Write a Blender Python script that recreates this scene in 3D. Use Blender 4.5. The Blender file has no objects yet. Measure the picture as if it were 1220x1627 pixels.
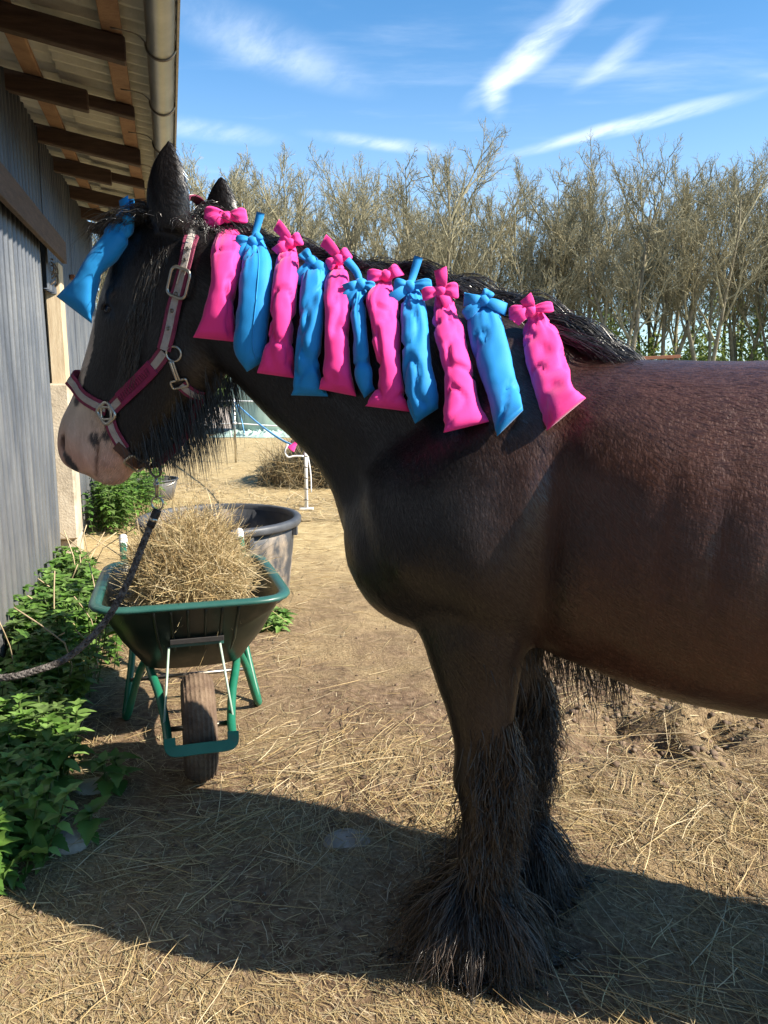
import bpy, math, random
import numpy as np
from mathutils import Vector
from mathutils.bvhtree import BVHTree

# ------------------------------------------------------------------ camera, sky, sun, exposure
scn = bpy.context.scene
COL = scn.collection
CAM_H = 1.5
PITCH = math.radians(9.9)
FPX = 1277.0                                   # focal length in pixels of the 1220 x 1627 photograph
cam_data = bpy.data.cameras.new('camera')
cam_data.sensor_fit = 'VERTICAL'
cam_data.sensor_height = 36.0
cam_data.lens = 36.0 * FPX / 1627.0
cam_data.clip_start = 0.05
cam_data.clip_end = 2000
cam = bpy.data.objects.new('camera', cam_data)
cam.location = (0, 0, CAM_H)
cam.rotation_euler = (math.radians(90) - PITCH, 0, 0)
COL.objects.link(cam)
scn.camera = cam

SUN_EL = math.radians(38)
SUN_AZ = math.radians(16.5)                      # from the right (+X), turned towards the viewer
SUN = np.array([math.cos(SUN_EL) * math.cos(SUN_AZ), -math.cos(SUN_EL) * math.sin(SUN_AZ), math.sin(SUN_EL)])

world = bpy.data.worlds.new('World')
scn.world = world
world.use_nodes = True
wn, wl = world.node_tree.nodes, world.node_tree.links
bg = wn['Background']
sky = wn.new('ShaderNodeTexSky')
sky.sky_type = 'NISHITA'
sky.sun_disc = False
sky.sun_elevation = SUN_EL
sky.sun_rotation = math.atan2(SUN[0], SUN[1])  # compass angle of the sun, clockwise from +Y
sky.altitude = 0
sky.air_density = 1.0
sky.dust_density = 0.35
sky.ozone_density = 3.0
bg.inputs['Strength'].default_value = 0.074


def cloud_layer():
    """thin cirrus on a flat layer overhead: stretched, warped noise plus a few long plumes"""
    tc = wn.new('ShaderNodeTexCoord')
    sep = wn.new('ShaderNodeSeparateXYZ'); wl.new(tc.outputs['Generated'], sep.inputs[0])
    zc = wn.new('ShaderNodeMath'); zc.operation = 'MAXIMUM'; zc.inputs[1].default_value = 0.03
    wl.new(sep.outputs['Z'], zc.inputs[0])
    px = wn.new('ShaderNodeMath'); px.operation = 'DIVIDE'; wl.new(sep.outputs['X'], px.inputs[0]); wl.new(zc.outputs[0], px.inputs[1])
    py = wn.new('ShaderNodeMath'); py.operation = 'DIVIDE'; wl.new(sep.outputs['Y'], py.inputs[0]); wl.new(zc.outputs[0], py.inputs[1])
    comb = wn.new('ShaderNodeCombineXYZ'); wl.new(px.outputs[0], comb.inputs[0]); wl.new(py.outputs[0], comb.inputs[1])
    warp = wn.new('ShaderNodeTexNoise'); warp.inputs['Scale'].default_value = 1.3; warp.inputs['Detail'].default_value = 5
    wl.new(comb.outputs[0], warp.inputs['Vector'])
    wsub = wn.new('ShaderNodeVectorMath'); wsub.operation = 'SUBTRACT'; wsub.inputs[1].default_value = (.5, .5, .5)
    wl.new(warp.outputs['Color'], wsub.inputs[0])
    wsc = wn.new('ShaderNodeVectorMath'); wsc.operation = 'SCALE'; wsc.inputs['Scale'].default_value = 0.22
    wl.new(wsub.outputs[0], wsc.inputs[0])
    pos = wn.new('ShaderNodeVectorMath'); pos.operation = 'ADD'
    wl.new(comb.outputs[0], pos.inputs[0]); wl.new(wsc.outputs[0], pos.inputs[1])

    def mrange(src, a, b, c, d):
        m = wn.new('ShaderNodeMapRange'); m.interpolation_type = 'SMOOTHSTEP'
        for k, v in zip((1, 2, 3, 4), (a, b, c, d)): m.inputs[k].default_value = v
        wl.new(src, m.inputs[0]); return m.outputs[0]

    def math2(op, a, b):
        m = wn.new('ShaderNodeMath'); m.operation = op
        for k, s in enumerate((a, b)):
            if isinstance(s, (int, float)): m.inputs[k].default_value = s
            else: wl.new(s, m.inputs[k])
        return m.outputs[0]
    # broad thin veil
    mp = wn.new('ShaderNodeMapping'); mp.inputs['Rotation'].default_value = (0, 0, 0.5); mp.inputs['Scale'].default_value = (.55, 1.5, 1)
    wl.new(pos.outputs[0], mp.inputs[0])
    veil = wn.new('ShaderNodeTexNoise'); veil.inputs['Scale'].default_value = 0.9; veil.inputs['Detail'].default_value = 9; veil.inputs['Roughness'].default_value = .6
    wl.new(mp.outputs[0], veil.inputs['Vector'])
    dens = mrange(veil.outputs['Fac'], .52, .85, 0, .40)
    fib = wn.new('ShaderNodeTexNoise'); fib.inputs['Scale'].default_value = 3.2; fib.inputs['Detail'].default_value = 8; fib.inputs['Roughness'].default_value = .62
    mp2 = wn.new('ShaderNodeMapping'); mp2.vector_type = 'TEXTURE'; mp2.inputs['Rotation'].default_value = (0, 0, -1.15); mp2.inputs['Scale'].default_value = (1.5, .5, 1)
    wl.new(pos.outputs[0], mp2.inputs[0]); wl.new(mp2.outputs[0], fib.inputs['Vector'])
    fibr = mrange(fib.outputs['Fac'], .28, .70, .22, 1.0)
    for (cx, cy, ang, lx, ly, amp) in PLUMES:
        m = wn.new('ShaderNodeMapping'); m.vector_type = 'TEXTURE'
        m.inputs['Location'].default_value = (cx, cy, 0); m.inputs['Rotation'].default_value = (0, 0, ang); m.inputs['Scale'].default_value = (lx, ly, 1)
        wl.new(pos.outputs[0], m.inputs[0])
        ln = wn.new('ShaderNodeVectorMath'); ln.operation = 'LENGTH'; wl.new(m.outputs[0], ln.inputs[0])
        g = mrange(ln.outputs['Value'], 0.0, 1.0, amp, 0.0)
        dens = math2('ADD', dens, math2('MULTIPLY', g, fibr))
    # towards the horizon thin haze
    hz = mrange(sep.outputs['Z'], .0, .40, .36, 0.0)
    dens = math2('MINIMUM', math2('ADD', dens, hz), .92)
    mix = wn.new('ShaderNodeMix'); mix.data_type = 'RGBA'
    tint = wn.new('ShaderNodeMix'); tint.data_type = 'RGBA'; tint.blend_type = 'MULTIPLY'; tint.inputs['Factor'].default_value = 1.0
    wl.new(sky.outputs[0], tint.inputs['A']); tint.inputs['B'].default_value = (.60, 1.02, 1.22, 1)
    wl.new(dens, mix.inputs['Factor']); wl.new(tint.outputs['Result'], mix.inputs['A'])
    mix.inputs['B'].default_value = (7.2, 7.9, 8.9, 1)
    wl.new(mix.outputs['Result'], bg.inputs['Color'])


# plume centre on the cloud layer (x/z, y/z), angle, half length, half width, density
PLUMES = [(.46, 2.72, -1.33, .75, .10, 1.0), (.40, 3.15, -1.75, .40, .07, .6), (1.0, 3.55, -.82, .80, .13, .75), (.74, 2.82, -1.4, .40, .09, .42),
          (-.36, 2.75, .9, .60, .24, .42), (0.0, 3.8, .5, .45, .16, .5), (-.8, 3.6, .4, .5, .2, .4), (1.9, 2.6, -.6, .9, .2, .6), (-1.6, 1.6, .8, 1.0, .2, .5)]
cloud_layer()

sun_data = bpy.data.lights.new('sun', 'SUN')
sun_data.energy = 5.0
sun_data.angle = math.radians(0.5)
sun_data.color = (1.0, 0.91, 0.77)
sun = bpy.data.objects.new('sun', sun_data)
sun.rotation_euler = Vector((-SUN[0], -SUN[1], -SUN[2])).to_track_quat('-Z', 'Y').to_euler()
sun.location = (6, -2, 6)
COL.objects.link(sun)

scn.view_settings.view_transform = 'Standard'
scn.view_settings.look = 'None'
scn.view_settings.exposure = 1.32
scn.view_settings.gamma = 1.0
scn.render.engine = 'CYCLES'
scn.cycles.use_denoising = True
scn.cycles.max_bounces = 6

# ------------------------------------------------------------------ helpers
rng = np.random.default_rng(7)
random.seed(7)
TAU = 2 * math.pi
CP, SP = math.cos(PITCH), math.sin(PITCH)
CAM = np.array([0, 0, CAM_H])


def ray(x, y):
    """direction of a line of sight, used to read positions off the photograph at a known distance"""
    a, b = (x - 610) / FPX, -(y - 813.5) / FPX
    return np.array([a, CP + b * SP, -SP + b * CP])


def gr(x, y, z=0.0):
    d = ray(x, y); return CAM + d * ((z - CAM_H) / d[2])


def atY(x, y, Y):
    d = ray(x, y); return CAM + d * (Y / d[1])


TH = math.radians(17)
P0 = np.array([0.27, 2.05, 0.0])
UD = np.array([-math.cos(TH), math.sin(TH), 0]); VD = np.array([-math.sin(TH), -math.cos(TH), 0]); ZD = np.array([0, 0, 1.0])


def hw(u, v, w):                                # horse frame (forward, near side, up) -> world
    return P0 + UD * u + VD * v + ZD * w


def hwa(A):
    A = np.asarray(A, float); return P0 + A[:, :1] * UD + A[:, 1:2] * VD + A[:, 2:3] * ZD


def uw(x, y, v=0.0):
    d = ray(x, y); o = CAM - P0 - VD * v; t = -(o @ VD) / (d @ VD); p = CAM + d * t - P0
    return float(p @ UD), float(p[2])


def thing(name, label, cat, loc=(0, 0, 0), group=None, kind=None):
    o = bpy.data.objects.new(name, None)
    o.empty_display_size = 0.1
    COL.objects.link(o); o.location = tuple(float(c) for c in loc)
    tag(o, label, cat, group, kind)
    return o


def tag(o, label=None, cat=None, group=None, kind=None):
    if label: o['label'] = label
    if cat: o['category'] = cat
    if group: o['group'] = group
    if kind: o['kind'] = kind
    return o


def root_loc(p):
    while p is not None and p.parent is not None: p = p.parent
    return np.array(p.location) if p is not None else np.zeros(3)


def mesh_np(name, V, F, smooth=False, mats=None, col=None):
    V = np.asarray(V, np.float32)
    me = bpy.data.meshes.new(name)
    if isinstance(F, np.ndarray): Fs = [F]
    else: Fs = [np.asarray(f, np.int32) for f in F if len(f)]
    nl = sum(f.size for f in Fs); nf = sum(len(f) for f in Fs)
    me.vertices.add(len(V)); me.vertices.foreach_set('co', V.ravel())
    me.loops.add(nl); me.loops.foreach_set('vertex_index', np.concatenate([f.ravel() for f in Fs]).astype(np.int32))
    me.polygons.add(nf)
    tot = np.concatenate([np.full(len(f), f.shape[1], np.int32) for f in Fs])
    st = np.concatenate([[0], np.cumsum(tot)[:-1]]).astype(np.int32)
    me.polygons.foreach_set('loop_start', st)
    me.polygons.foreach_set('loop_total', tot)
    me.polygons.foreach_set('use_smooth', np.full(nf, bool(smooth)))
    me.update(calc_edges=True)
    if col is not None:
        at = me.attributes.new('Col', 'FLOAT_COLOR', 'POINT')
        c = np.ones((len(V), 4), np.float32); c[:, :3] = col
        at.data.foreach_set('color', c.ravel())
    return me


def obj(name, V, F, mat, parent=None, smooth=False, col=None):
    """one mesh object from world-space points; a part's points are taken relative to its thing"""
    V = np.asarray(V, float) - root_loc(parent)
    me = mesh_np(name, V, F, smooth, None, col)
    me.materials.append(mat)
    o = bpy.data.objects.new(name, me); COL.objects.link(o)
    if parent is not None: o.parent = parent
    return o


class MB:
    """collects shapes for one mesh"""
    def __init__(s): s.v = []; s.q = []; s.t = []; s.n = 0; s.c = []
    def add(s, V, F, col=None):
        V = np.asarray(V, float)
        F = np.asarray(F, np.int32) + s.n
        (s.q if F.shape[1] == 4 else s.t).append(F); s.v.append(V); s.n += len(V)
        if col is not None: s.c.append(np.broadcast_to(np.asarray(col, float), (len(V), 3)))
        return s
    def build(s, name, mat, parent=None, smooth=False):
        F = []
        if s.q: F.append(np.concatenate(s.q))
        if s.t: F.append(np.concatenate(s.t))
        return obj(name, np.concatenate(s.v), F, mat, parent, smooth, np.concatenate(s.c) if s.c else None)


def nrm(v):
    v = np.asarray(v, float); return v / (np.linalg.norm(v, axis=-1, keepdims=True) + 1e-12)


def box_vf(c, ax, ay, az):
    """box with centre c and half-axis vectors, edges slightly bevelled by chamfered corners"""
    c = np.asarray(c, float); ax, ay, az = (np.asarray(a, float) for a in (ax, ay, az))
    b = 0.06
    V = []
    L = [np.linalg.norm(a) for a in (ax, ay, az)]
    ch = min(L) * 0.18
    f = [1 - ch / l for l in L]
    V = []
    for sx in (-1, 1):
        for sy in (-1, 1):
            for sz in (-1, 1):
                V += [c + sx * ax + sy * f[1] * ay + sz * f[2] * az,
                      c + sx * f[0] * ax + sy * ay + sz * f[2] * az,
                      c + sx * f[0] * ax + sy * f[1] * ay + sz * az]
    def i(sx, sy, sz, k): return ((sx > 0) * 4 + (sy > 0) * 2 + (sz > 0)) * 3 + k
    Q = []
    for s in (-1, 1):
        Q.append([i(s, -1, -1, 0), i(s, 1, -1, 0), i(s, 1, 1, 0), i(s, -1, 1, 0)])
        Q.append([i(-1, s, -1, 1), i(1, s, -1, 1), i(1, s, 1, 1), i(-1, s, 1, 1)])
        Q.append([i(-1, -1, s, 2), i(1, -1, s, 2), i(1, 1, s, 2), i(-1, 1, s, 2)])
        for s2 in (-1, 1):
            Q.append([i(s, s2, -1, 0), i(s, s2, 1, 0), i(s, s2, 1, 1), i(s, s2, -1, 1)])
            Q.append([i(s, -1, s2, 0), i(s, 1, s2, 0), i(s, 1, s2, 2), i(s, -1, s2, 2)])
            Q.append([i(-1, s, s2, 1), i(1, s, s2, 1), i(1, s, s2, 2), i(-1, s, s2, 2)])
    T = []
    for sx in (-1, 1):
        for sy in (-1, 1):
            for sz in (-1, 1):
                T.append([i(sx, sy, sz, 0), i(sx, sy, sz, 1), i(sx, sy, sz, 2)])
    return np.array(V), np.array(Q), np.array(T)


def add_box(mb, c, ax, ay, az):
    V, Q, T = box_vf(c, ax, ay, az)
    n = mb.n; mb.v.append(V); mb.q.append(Q + n); mb.t.append(T + n); mb.n += len(V)
    return mb


def grid_faces(nr, nc, closed=True, off=0):
    r = np.arange(nr - 1)[:, None]; c = np.arange(nc if closed else nc - 1)[None, :]
    c2 = (c + 1) % nc
    F = np.stack(np.broadcast_arrays(r * nc + c, r * nc + c2, (r + 1) * nc + c2, (r + 1) * nc + c), -1)
    return F.reshape(-1, 4) + off


def frames(P, hint=None):
    P = np.asarray(P, float)
    T = nrm(np.gradient(P, axis=0))
    if hint is None: hint = np.array([0.123, 0.2, 0.97])
    H = np.broadcast_to(np.asarray(hint, float), T.shape)
    S = np.cross(H, T)
    bad = np.linalg.norm(S, axis=1) < 1e-3
    S[bad] = np.cross(np.array([1.0, .3, 0]), T[bad])
    S = nrm(S); N = nrm(np.cross(T, S))
    return T, S, N


def tube(mb, P, r, n=8, hint=None, caps=True, col=None):
    P = np.asarray(P, float)
    r = np.broadcast_to(np.asarray(r, float), (len(P),))
    T, S, N = frames(P, hint)
    a = np.arange(n) * TAU / n
    V = P[:, None] + r[:, None, None] * (np.cos(a)[None, :, None] * S[:, None] + np.sin(a)[None, :, None] * N[:, None])
    V = V.reshape(-1, 3); F = grid_faces(len(P), n)
    nv = len(V)
    if caps:
        V = np.vstack([V, P[:1], P[-1:]])
    mb.add(V, F, col)
    if caps:
        k = np.arange(n); k2 = (k + 1) % n; base = mb.n - len(V)
        t1 = np.stack([np.full(n, nv), k2, k], -1) + base
        t2 = np.stack([np.full(n, nv + 1), (len(P) - 1) * n + k, (len(P) - 1) * n + k2], -1) + base
        mb.t.append(t1); mb.t.append(t2)
    return mb


def ribbon(mb, P, N, width, thick, col=None):
    """flat strap along P with surface normals N"""
    P = np.asarray(P, float); N = nrm(np.broadcast_to(np.asarray(N, float), P.shape))
    T = nrm(np.gradient(P, axis=0)); S = nrm(np.cross(N, T))
    width = np.broadcast_to(np.asarray(width, float), (len(P),))[:, None]
    h = width / 2; t = thick / 2
    ring = [S * h * .92 + N * t, S * h + N * 0, S * h * .92 - N * t, -S * h * .92 - N * t, -S * h, -S * h * .92 + N * t]
    V = np.stack([P + q for q in ring], 1).reshape(-1, 3)
    n0 = mb.n
    mb.add(V, grid_faces(len(P), 6), col)
    e = n0 + (len(P) - 1) * 6
    mb.q += [np.array([[n0, n0 + 1, n0 + 2, n0 + 3], [n0 + 3, n0 + 4, n0 + 5, n0], [e + 3, e + 2, e + 1, e], [e, e + 5, e + 4, e + 3]])]
    return mb


def spline(pts, n):
    """Catmull-Rom through the points, n samples"""
    P = np.asarray(pts, float)
    if len(P) == 2:
        t = np.linspace(0, 1, n)[:, None]; return P[0] * (1 - t) + P[1] * t
    Q = np.vstack([2 * P[0] - P[1], P, 2 * P[-1] - P[-2]])
    s = np.linspace(0, len(P) - 1 - 1e-9, n); i = s.astype(int); t = (s - i)[:, None]
    a, b, c, d = Q[i], Q[i + 1], Q[i + 2], Q[i + 3]
    return .5 * ((2 * b) + (-a + c) * t + (2 * a - 5 * b + 4 * c - d) * t ** 2 + (-a + 3 * b - 3 * c + d) * t ** 3)


def lathe(mb, c, prof, n=48, ax=None):
    """profile [(radius, height)] turned about a vertical axis"""
    a = np.arange(n) * TAU / n
    prof = np.asarray(prof, float)
    V = np.stack([prof[:, :1] * np.cos(a), prof[:, :1] * np.sin(a), np.repeat(prof[:, 1:2], n, 1)], -1).reshape(-1, 3) + np.asarray(c, float)
    return mb.add(V, grid_faces(len(prof), n))


_lat = np.random.default_rng(3).random((64, 64, 64)).astype(np.float32)


def vnoise(P):
    P = np.asarray(P, float); i = np.floor(P).astype(int); f = P - i; f = f * f * (3 - 2 * f)
    r = 0
    for dx in (0, 1):
        for dy in (0, 1):
            for dz in (0, 1):
                wgt = (f[..., 0] if dx else 1 - f[..., 0]) * (f[..., 1] if dy else 1 - f[..., 1]) * (f[..., 2] if dz else 1 - f[..., 2])
                r = r + wgt * _lat[(i[..., 0] + dx) & 63, (i[..., 1] + dy) & 63, (i[..., 2] + dz) & 63]
    return r


def fbm(P, oct=4, gain=.5):
    P = np.asarray(P, float); a, s, tot = 1.0, 0, 0
    for k in range(oct):
        s = s + a * vnoise(P * (2.03 ** k) + 11.7 * k); tot += a; a *= gain
    return s / tot


def blades(P, D, L, W, nseg=3, bend=None, up=None, sides=2, rg=rng):
    """many thin stalks: root P, direction D, length L, width W; sides=2 flat, 3 round"""
    n = len(P); D = nrm(D)
    t = np.linspace(0, 1, nseg + 1)
    B = np.zeros_like(D) if bend is None else bend
    pts = P[:, None] + D[:, None] * (L[:, None] * t)[..., None] + B[:, None] * (L[:, None] * t ** 2)[..., None]
    upv = np.broadcast_to(np.array([0, 0, 1.0]) if up is None else up, D.shape)
    S = nrm(np.cross(D, upv + 1e-3 * rg.normal(size=D.shape))); N = nrm(np.cross(S, D))
    taper = np.where(t < .01, .8, 1.0) * (1 - .45 * t ** 2)
    r = W[:, None] * .5 * taper
    if sides == 2:
        V = np.stack([pts + S[:, None] * r[..., None], pts - S[:, None] * r[..., None]], 2)
        V = V.reshape(-1, 3)
        b = (np.arange(n) * (nseg + 1) * 2)[:, None] + (np.arange(nseg) * 2)[None]
        F = np.stack([b, b + 1, b + 3, b + 2], -1).reshape(-1, 4)
    else:
        a = np.arange(3) * TAU / 3
        V = pts[:, :, None] + r[:, :, None, None] * (np.cos(a)[None, None, :, None] * S[:, None, None] + np.sin(a)[None, None, :, None] * N[:, None, None])
        V = V.reshape(-1, 3)
        k = np.arange(3)
        b = (np.arange(n) * (nseg + 1) * 3)[:, None, None] + (np.arange(nseg) * 3)[None, :, None]
        F = np.stack([b + k, b + (k + 1) % 3, b + 3 + (k + 1) % 3, b + 3 + k], -1).reshape(-1, 4)
    per = (nseg + 1) * sides
    return V, F, per


def hair(R, D, L, w=.0008, nseg=7, grav=.8, wave=.01, freq=2.0, droop_to=None, clump=None, rg=rng):
    """tapering hair strands as thin three-sided tubes"""
    n = len(R); D = nrm(D)
    t = np.linspace(0, 1, nseg + 1)
    L = np.broadcast_to(L, (n,)); w = np.broadcast_to(w, (n,))
    down = np.array([0, 0, -1.0]) if droop_to is None else np.asarray(droop_to, float)
    pts = [R]; d = D
    for k in range(nseg):
        d = nrm(D * (1 - t[k + 1]) ** 1.2 + down * (grav * t[k + 1] ** .7) + 1e-4)
        pts.append(pts[-1] + d * (L / nseg)[:, None])
    pts = np.stack(pts, 1)
    a1 = nrm(np.cross(D, rg.normal(size=D.shape))); a2 = nrm(rg.normal(size=D.shape))
    ph = rg.random((n, 1)) * TAU; fr = freq * (0.6 + .8 * rg.random((n, 1)))
    amp = wave * (0.4 + 1.2 * rg.random((n, 1))) * t[None] ** .8
    pts = pts + a1[:, None] * (amp * np.sin(ph + fr * TAU * t[None]))[..., None] + a2[:, None] * (amp * .6 * np.cos(ph * 1.7 + fr * 4 * t[None]))[..., None]
    T = nrm(np.gradient(pts, axis=1)); ref = nrm(rg.normal(size=(n, 1, 3)))
    S = nrm(np.cross(T, ref)); N = np.cross(T, S)
    r = w[:, None] * (1.0 - .85 * t[None] ** 2)
    a = np.arange(3) * TAU / 3
    V = pts[:, :, None] + r[:, :, None, None] * (np.cos(a)[None, None, :, None] * S[:, :, None] + np.sin(a)[None, None, :, None] * N[:, :, None])
    k = np.arange(3)
    b = (np.arange(n) * (nseg + 1) * 3)[:, None, None] + (np.arange(nseg) * 3)[None, :, None]
    F = np.stack([b + k, b + (k + 1) % 3, b + 3 + (k + 1) % 3, b + 3 + k], -1).reshape(-1, 4)
    return V.reshape(-1, 3), F, (nseg + 1) * 3


# ------------------------------------------------------------------ materials
def material(name, cols, rough=.8, scale=8.0, detail=6, bump=0.0, bscale=None, stretch=(1, 1, 1), metal=0.0, spec=.5, attr=False,
             pos=None, sheen=0.0, transl=0.0, wave=None, coat=0.0, rvar=0.0):
    m = bpy.data.materials.new(name); m.use_nodes = True
    N, Lk = m.node_tree.nodes, m.node_tree.links
    b = N['Principled BSDF']
    b.inputs['Roughness'].default_value = rough; b.inputs['Metallic'].default_value = metal
    b.inputs['Specular IOR Level'].default_value = spec
    if sheen: b.inputs['Sheen Weight'].default_value = sheen; b.inputs['Sheen Roughness'].default_value = .4
    if coat: b.inputs['Coat Weight'].default_value = coat
    tc = N.new('ShaderNodeTexCoord'); mp = N.new('ShaderNodeMapping'); mp.inputs['Scale'].default_value = stretch
    Lk.new(tc.outputs['Object'], mp.inputs[0])
    nz = N.new('ShaderNodeTexNoise'); nz.inputs['Scale'].default_value = scale; nz.inputs['Detail'].default_value = detail; nz.inputs['Roughness'].default_value = .62
    Lk.new(mp.outputs[0], nz.inputs['Vector'])
    rp = N.new('ShaderNodeValToRGB'); el = rp.color_ramp.elements
    cols = [tuple(c) + (1,) for c in cols]
    if len(cols) == 1: cols = cols * 2
    ps = pos or list(np.linspace(.3, .7, len(cols)))
    el[0].position, el[0].color = ps[0], cols[0]; el[1].position, el[1].color = ps[-1], cols[-1]
    for p_, c_ in zip(ps[1:-1], cols[1:-1]):
        e = el.new(p_); e.color = c_
    Lk.new(nz.outputs['Fac'], rp.inputs[0])
    out = rp.outputs[0]
    if attr:
        at = N.new('ShaderNodeAttribute'); at.attribute_name = 'Col'
        mx = N.new('ShaderNodeMix'); mx.data_type = 'RGBA'; mx.blend_type = 'MULTIPLY'; mx.inputs['Factor'].default_value = 1
        Lk.new(at.outputs['Color'], mx.inputs['A']); Lk.new(out, mx.inputs['B']); out = mx.outputs['Result']
    Lk.new(out, b.inputs['Base Color'])
    if rvar:
        mr = N.new('ShaderNodeMapRange'); mr.inputs[3].default_value = rough - rvar; mr.inputs[4].default_value = rough + rvar
        Lk.new(nz.outputs['Fac'], mr.inputs[0]); Lk.new(mr.outputs[0], b.inputs['Roughness'])
    if bump:
        n2 = N.new('ShaderNodeTexNoise'); n2.inputs['Scale'].default_value = bscale or scale * 3; n2.inputs['Detail'].default_value = 5
        Lk.new(mp.outputs[0], n2.inputs['Vector'])
        bp = N.new('ShaderNodeBump'); bp.inputs['Strength'].default_value = bump; bp.inputs['Distance'].default_value = .01
        Lk.new(n2.outputs['Fac'], bp.inputs['Height']); Lk.new(bp.outputs[0], b.inputs['Normal'])
    if transl:
        tr = N.new('ShaderNodeBsdfTranslucent'); Lk.new(out, tr.inputs['Color'])
        ms = N.new('ShaderNodeMixShader'); ms.inputs[0].default_value = transl
        Lk.new(b.outputs[0], ms.inputs[1]); Lk.new(tr.outputs[0], ms.inputs[2]); Lk.new(ms.outputs[0], N['Material Output'].inputs['Surface'])
    return m


M = {}
M['straw'] = material('straw', [(1, 1, 1), (.85, .82, .76)], .6, 30, attr=True, spec=.35)
M['hair'] = material('hair', [(1, 1, 1), (.8, .8, .8)], .32, 20, attr=True, spec=.8)
M['leaf'] = material('leaf', [(1, 1, 1), (.75, .82, .7)], .5, 25, attr=True, spec=.4, transl=.38)
M['zinc_wall'] = material('zinc_wall', [(.62, .66, .74), (1, 1, 1), (1.25, 1.2, 1.1)], .45, 3.0, 9, .15, 40, (3, 3, .6), metal=.5, pos=[.3, .55, .78], rvar=.12, attr=True)
M['fibre_cement'] = material('fibre_cement', [(.46, .45, .39), (.62, .61, .54)], .9, 6, 6, .2, 60)
M['dark_wood'] = material('dark_wood', [(.035, .02, .014), (.085, .05, .035)], .8, 6, 6, .4, 30, (1, 1, 8))
M['batten_wood'] = material('batten_wood', [(.22, .12, .07), (.36, .22, .13)], .85, 8, 6, .4, 40)
M['pale_wood'] = material('pale_wood', [(.36, .27, .17), (.58, .48, .33)], .8, 5, 8, .3, 50, (6, 6, .6))
M['concrete'] = material('concrete', [(.27, .22, .16), (.42, .35, .26), (.5, .43, .33)], .92, 5, 9, .5, 60)
M['gutter'] = material('gutter', [(.30, .30, .27), (.46, .46, .42)], .38, 4, 6, .05, 60, metal=.75, rvar=.1)
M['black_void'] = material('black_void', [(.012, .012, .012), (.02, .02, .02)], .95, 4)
M['steel'] = material('steel', [(.45, .42, .36), (.62, .58, .5)], .32, 30, metal=.95, rvar=.1)
M['dark_steel'] = material('dark_steel', [(.16, .14, .12), (.3, .27, .23)], .35, 30, metal=.9)
M['maroon'] = material('maroon', [(.16, .018, .05), (.24, .03, .08)], .75, 60, 4, .3, 400)
M['maroon_pad'] = material('maroon_pad', [(.21, .014, .07), (.27, .022, .095)], .9, 60, 4, .3, 500)
M['grey_web'] = material('grey_web', [(.34, .30, .27), (.48, .43, .39)], .7, 60, 4, .4, 500)
M['leather'] = material('leather', [(.06, .028, .02), (.12, .055, .04)], .45, 40, 4, .15, 200)
M['stitch'] = material('stitch', [(.09, .005, .03), (.12, .01, .04)], .8, 60)
M['pink'] = material('pink', [(.82, .028, .25), (.90, .042, .30)], .78, 10, 4, .12, 900, sheen=.25)
M['blue'] = material('blue', [(.0, .215, .56), (.004, .26, .64)], .72, 10, 4, .12, 900, sheen=.2)
M['rope'] = material('rope', [(.03, .024, .022), (.14, .125, .115)], .75, 60, 4, .5, 220, (1, 1, 1), pos=[.4, .6])
M['black_band'] = material('black_band', [(.012, .010, .010), (.02, .018, .018)], .6, 60)
M['barrow_plastic'] = material('barrow_plastic', [(.010, .016, .012), (.03, .034, .022), (.13, .105, .065)], .33, 5, 8, .05, 30, pos=[.35, .55, .74], rvar=.12)
M['barrow_rim'] = material('barrow_rim', [(.012, .07, .06), (.03, .10, .085)], .35, 8, 5, rvar=.1)
M['green_paint'] = material('green_paint', [(.004, .10, .055), (.012, .14, .08), (.14, .12, .07)], .42, 9, 7, .08, 60, pos=[.3, .62, .85])
M['tyre'] = material('tyre', [(.035, .022, .015), (.11, .07, .045), (.20, .14, .09)], .9, 9, 8, .6, 60)
M['tub_plastic'] = material('tub_plastic', [(.020, .022, .026), (.045, .048, .055), (.30, .24, .18)], .55, 4, 9, .1, 40, (1, 1, .7), pos=[.38, .52, .66])
M['tub_rim'] = material('tub_rim', [(.03, .033, .04), (.07, .075, .085)], .5, 8, 6, .1, 60)
M['white_plastic'] = material('white_plastic', [(.72, .73, .74), (.82, .83, .83)], .5, 20)
M['bale_wrap'] = material('bale_wrap', [(.30, .40, .33), (.40, .50, .42)], .38, 5, 6, .25, 14, (1, 1, .25))
M['wrap_sheet'] = material('wrap_sheet', [(.30, .41, .35), (.42, .53, .47)], .45, 8)
M['blue_rope'] = material('blue_rope', [(.10, .32, .60), (.16, .42, .70)], .7, 40)
M['grey_wood'] = material('grey_wood', [(.10, .075, .055), (.20, .16, .12)], .9, 8, 7, .4, 40)
M['grey_rubber'] = material('grey_rubber', [(.06, .06, .062), (.13, .125, .12)], .75, 12)
M['stone'] = material('stone', [(.22, .185, .15), (.38, .33, .275)], .92, 14, 8, .5, 70)
M['bark'] = material('bark', [(.10, .085, .055), (.19, .165, .11), (.26, .24, .16)], .9, 4, 6, .3, 20)
M['twig'] = material('twig', [(.185, .165, .095), (.29, .265, .165)], .85, 2, 4)
M['rust'] = material('rust', [(.14, .05, .025), (.24, .10, .05)], .85, 20, 6)
M['eye'] = material('eye', [(.010, .006, .004), (.02, .012, .008)], .08, 10, spec=.7)
M['hoof'] = material('hoof', [(.03, .026, .022), (.07, .06, .05)], .6, 20)


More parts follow.
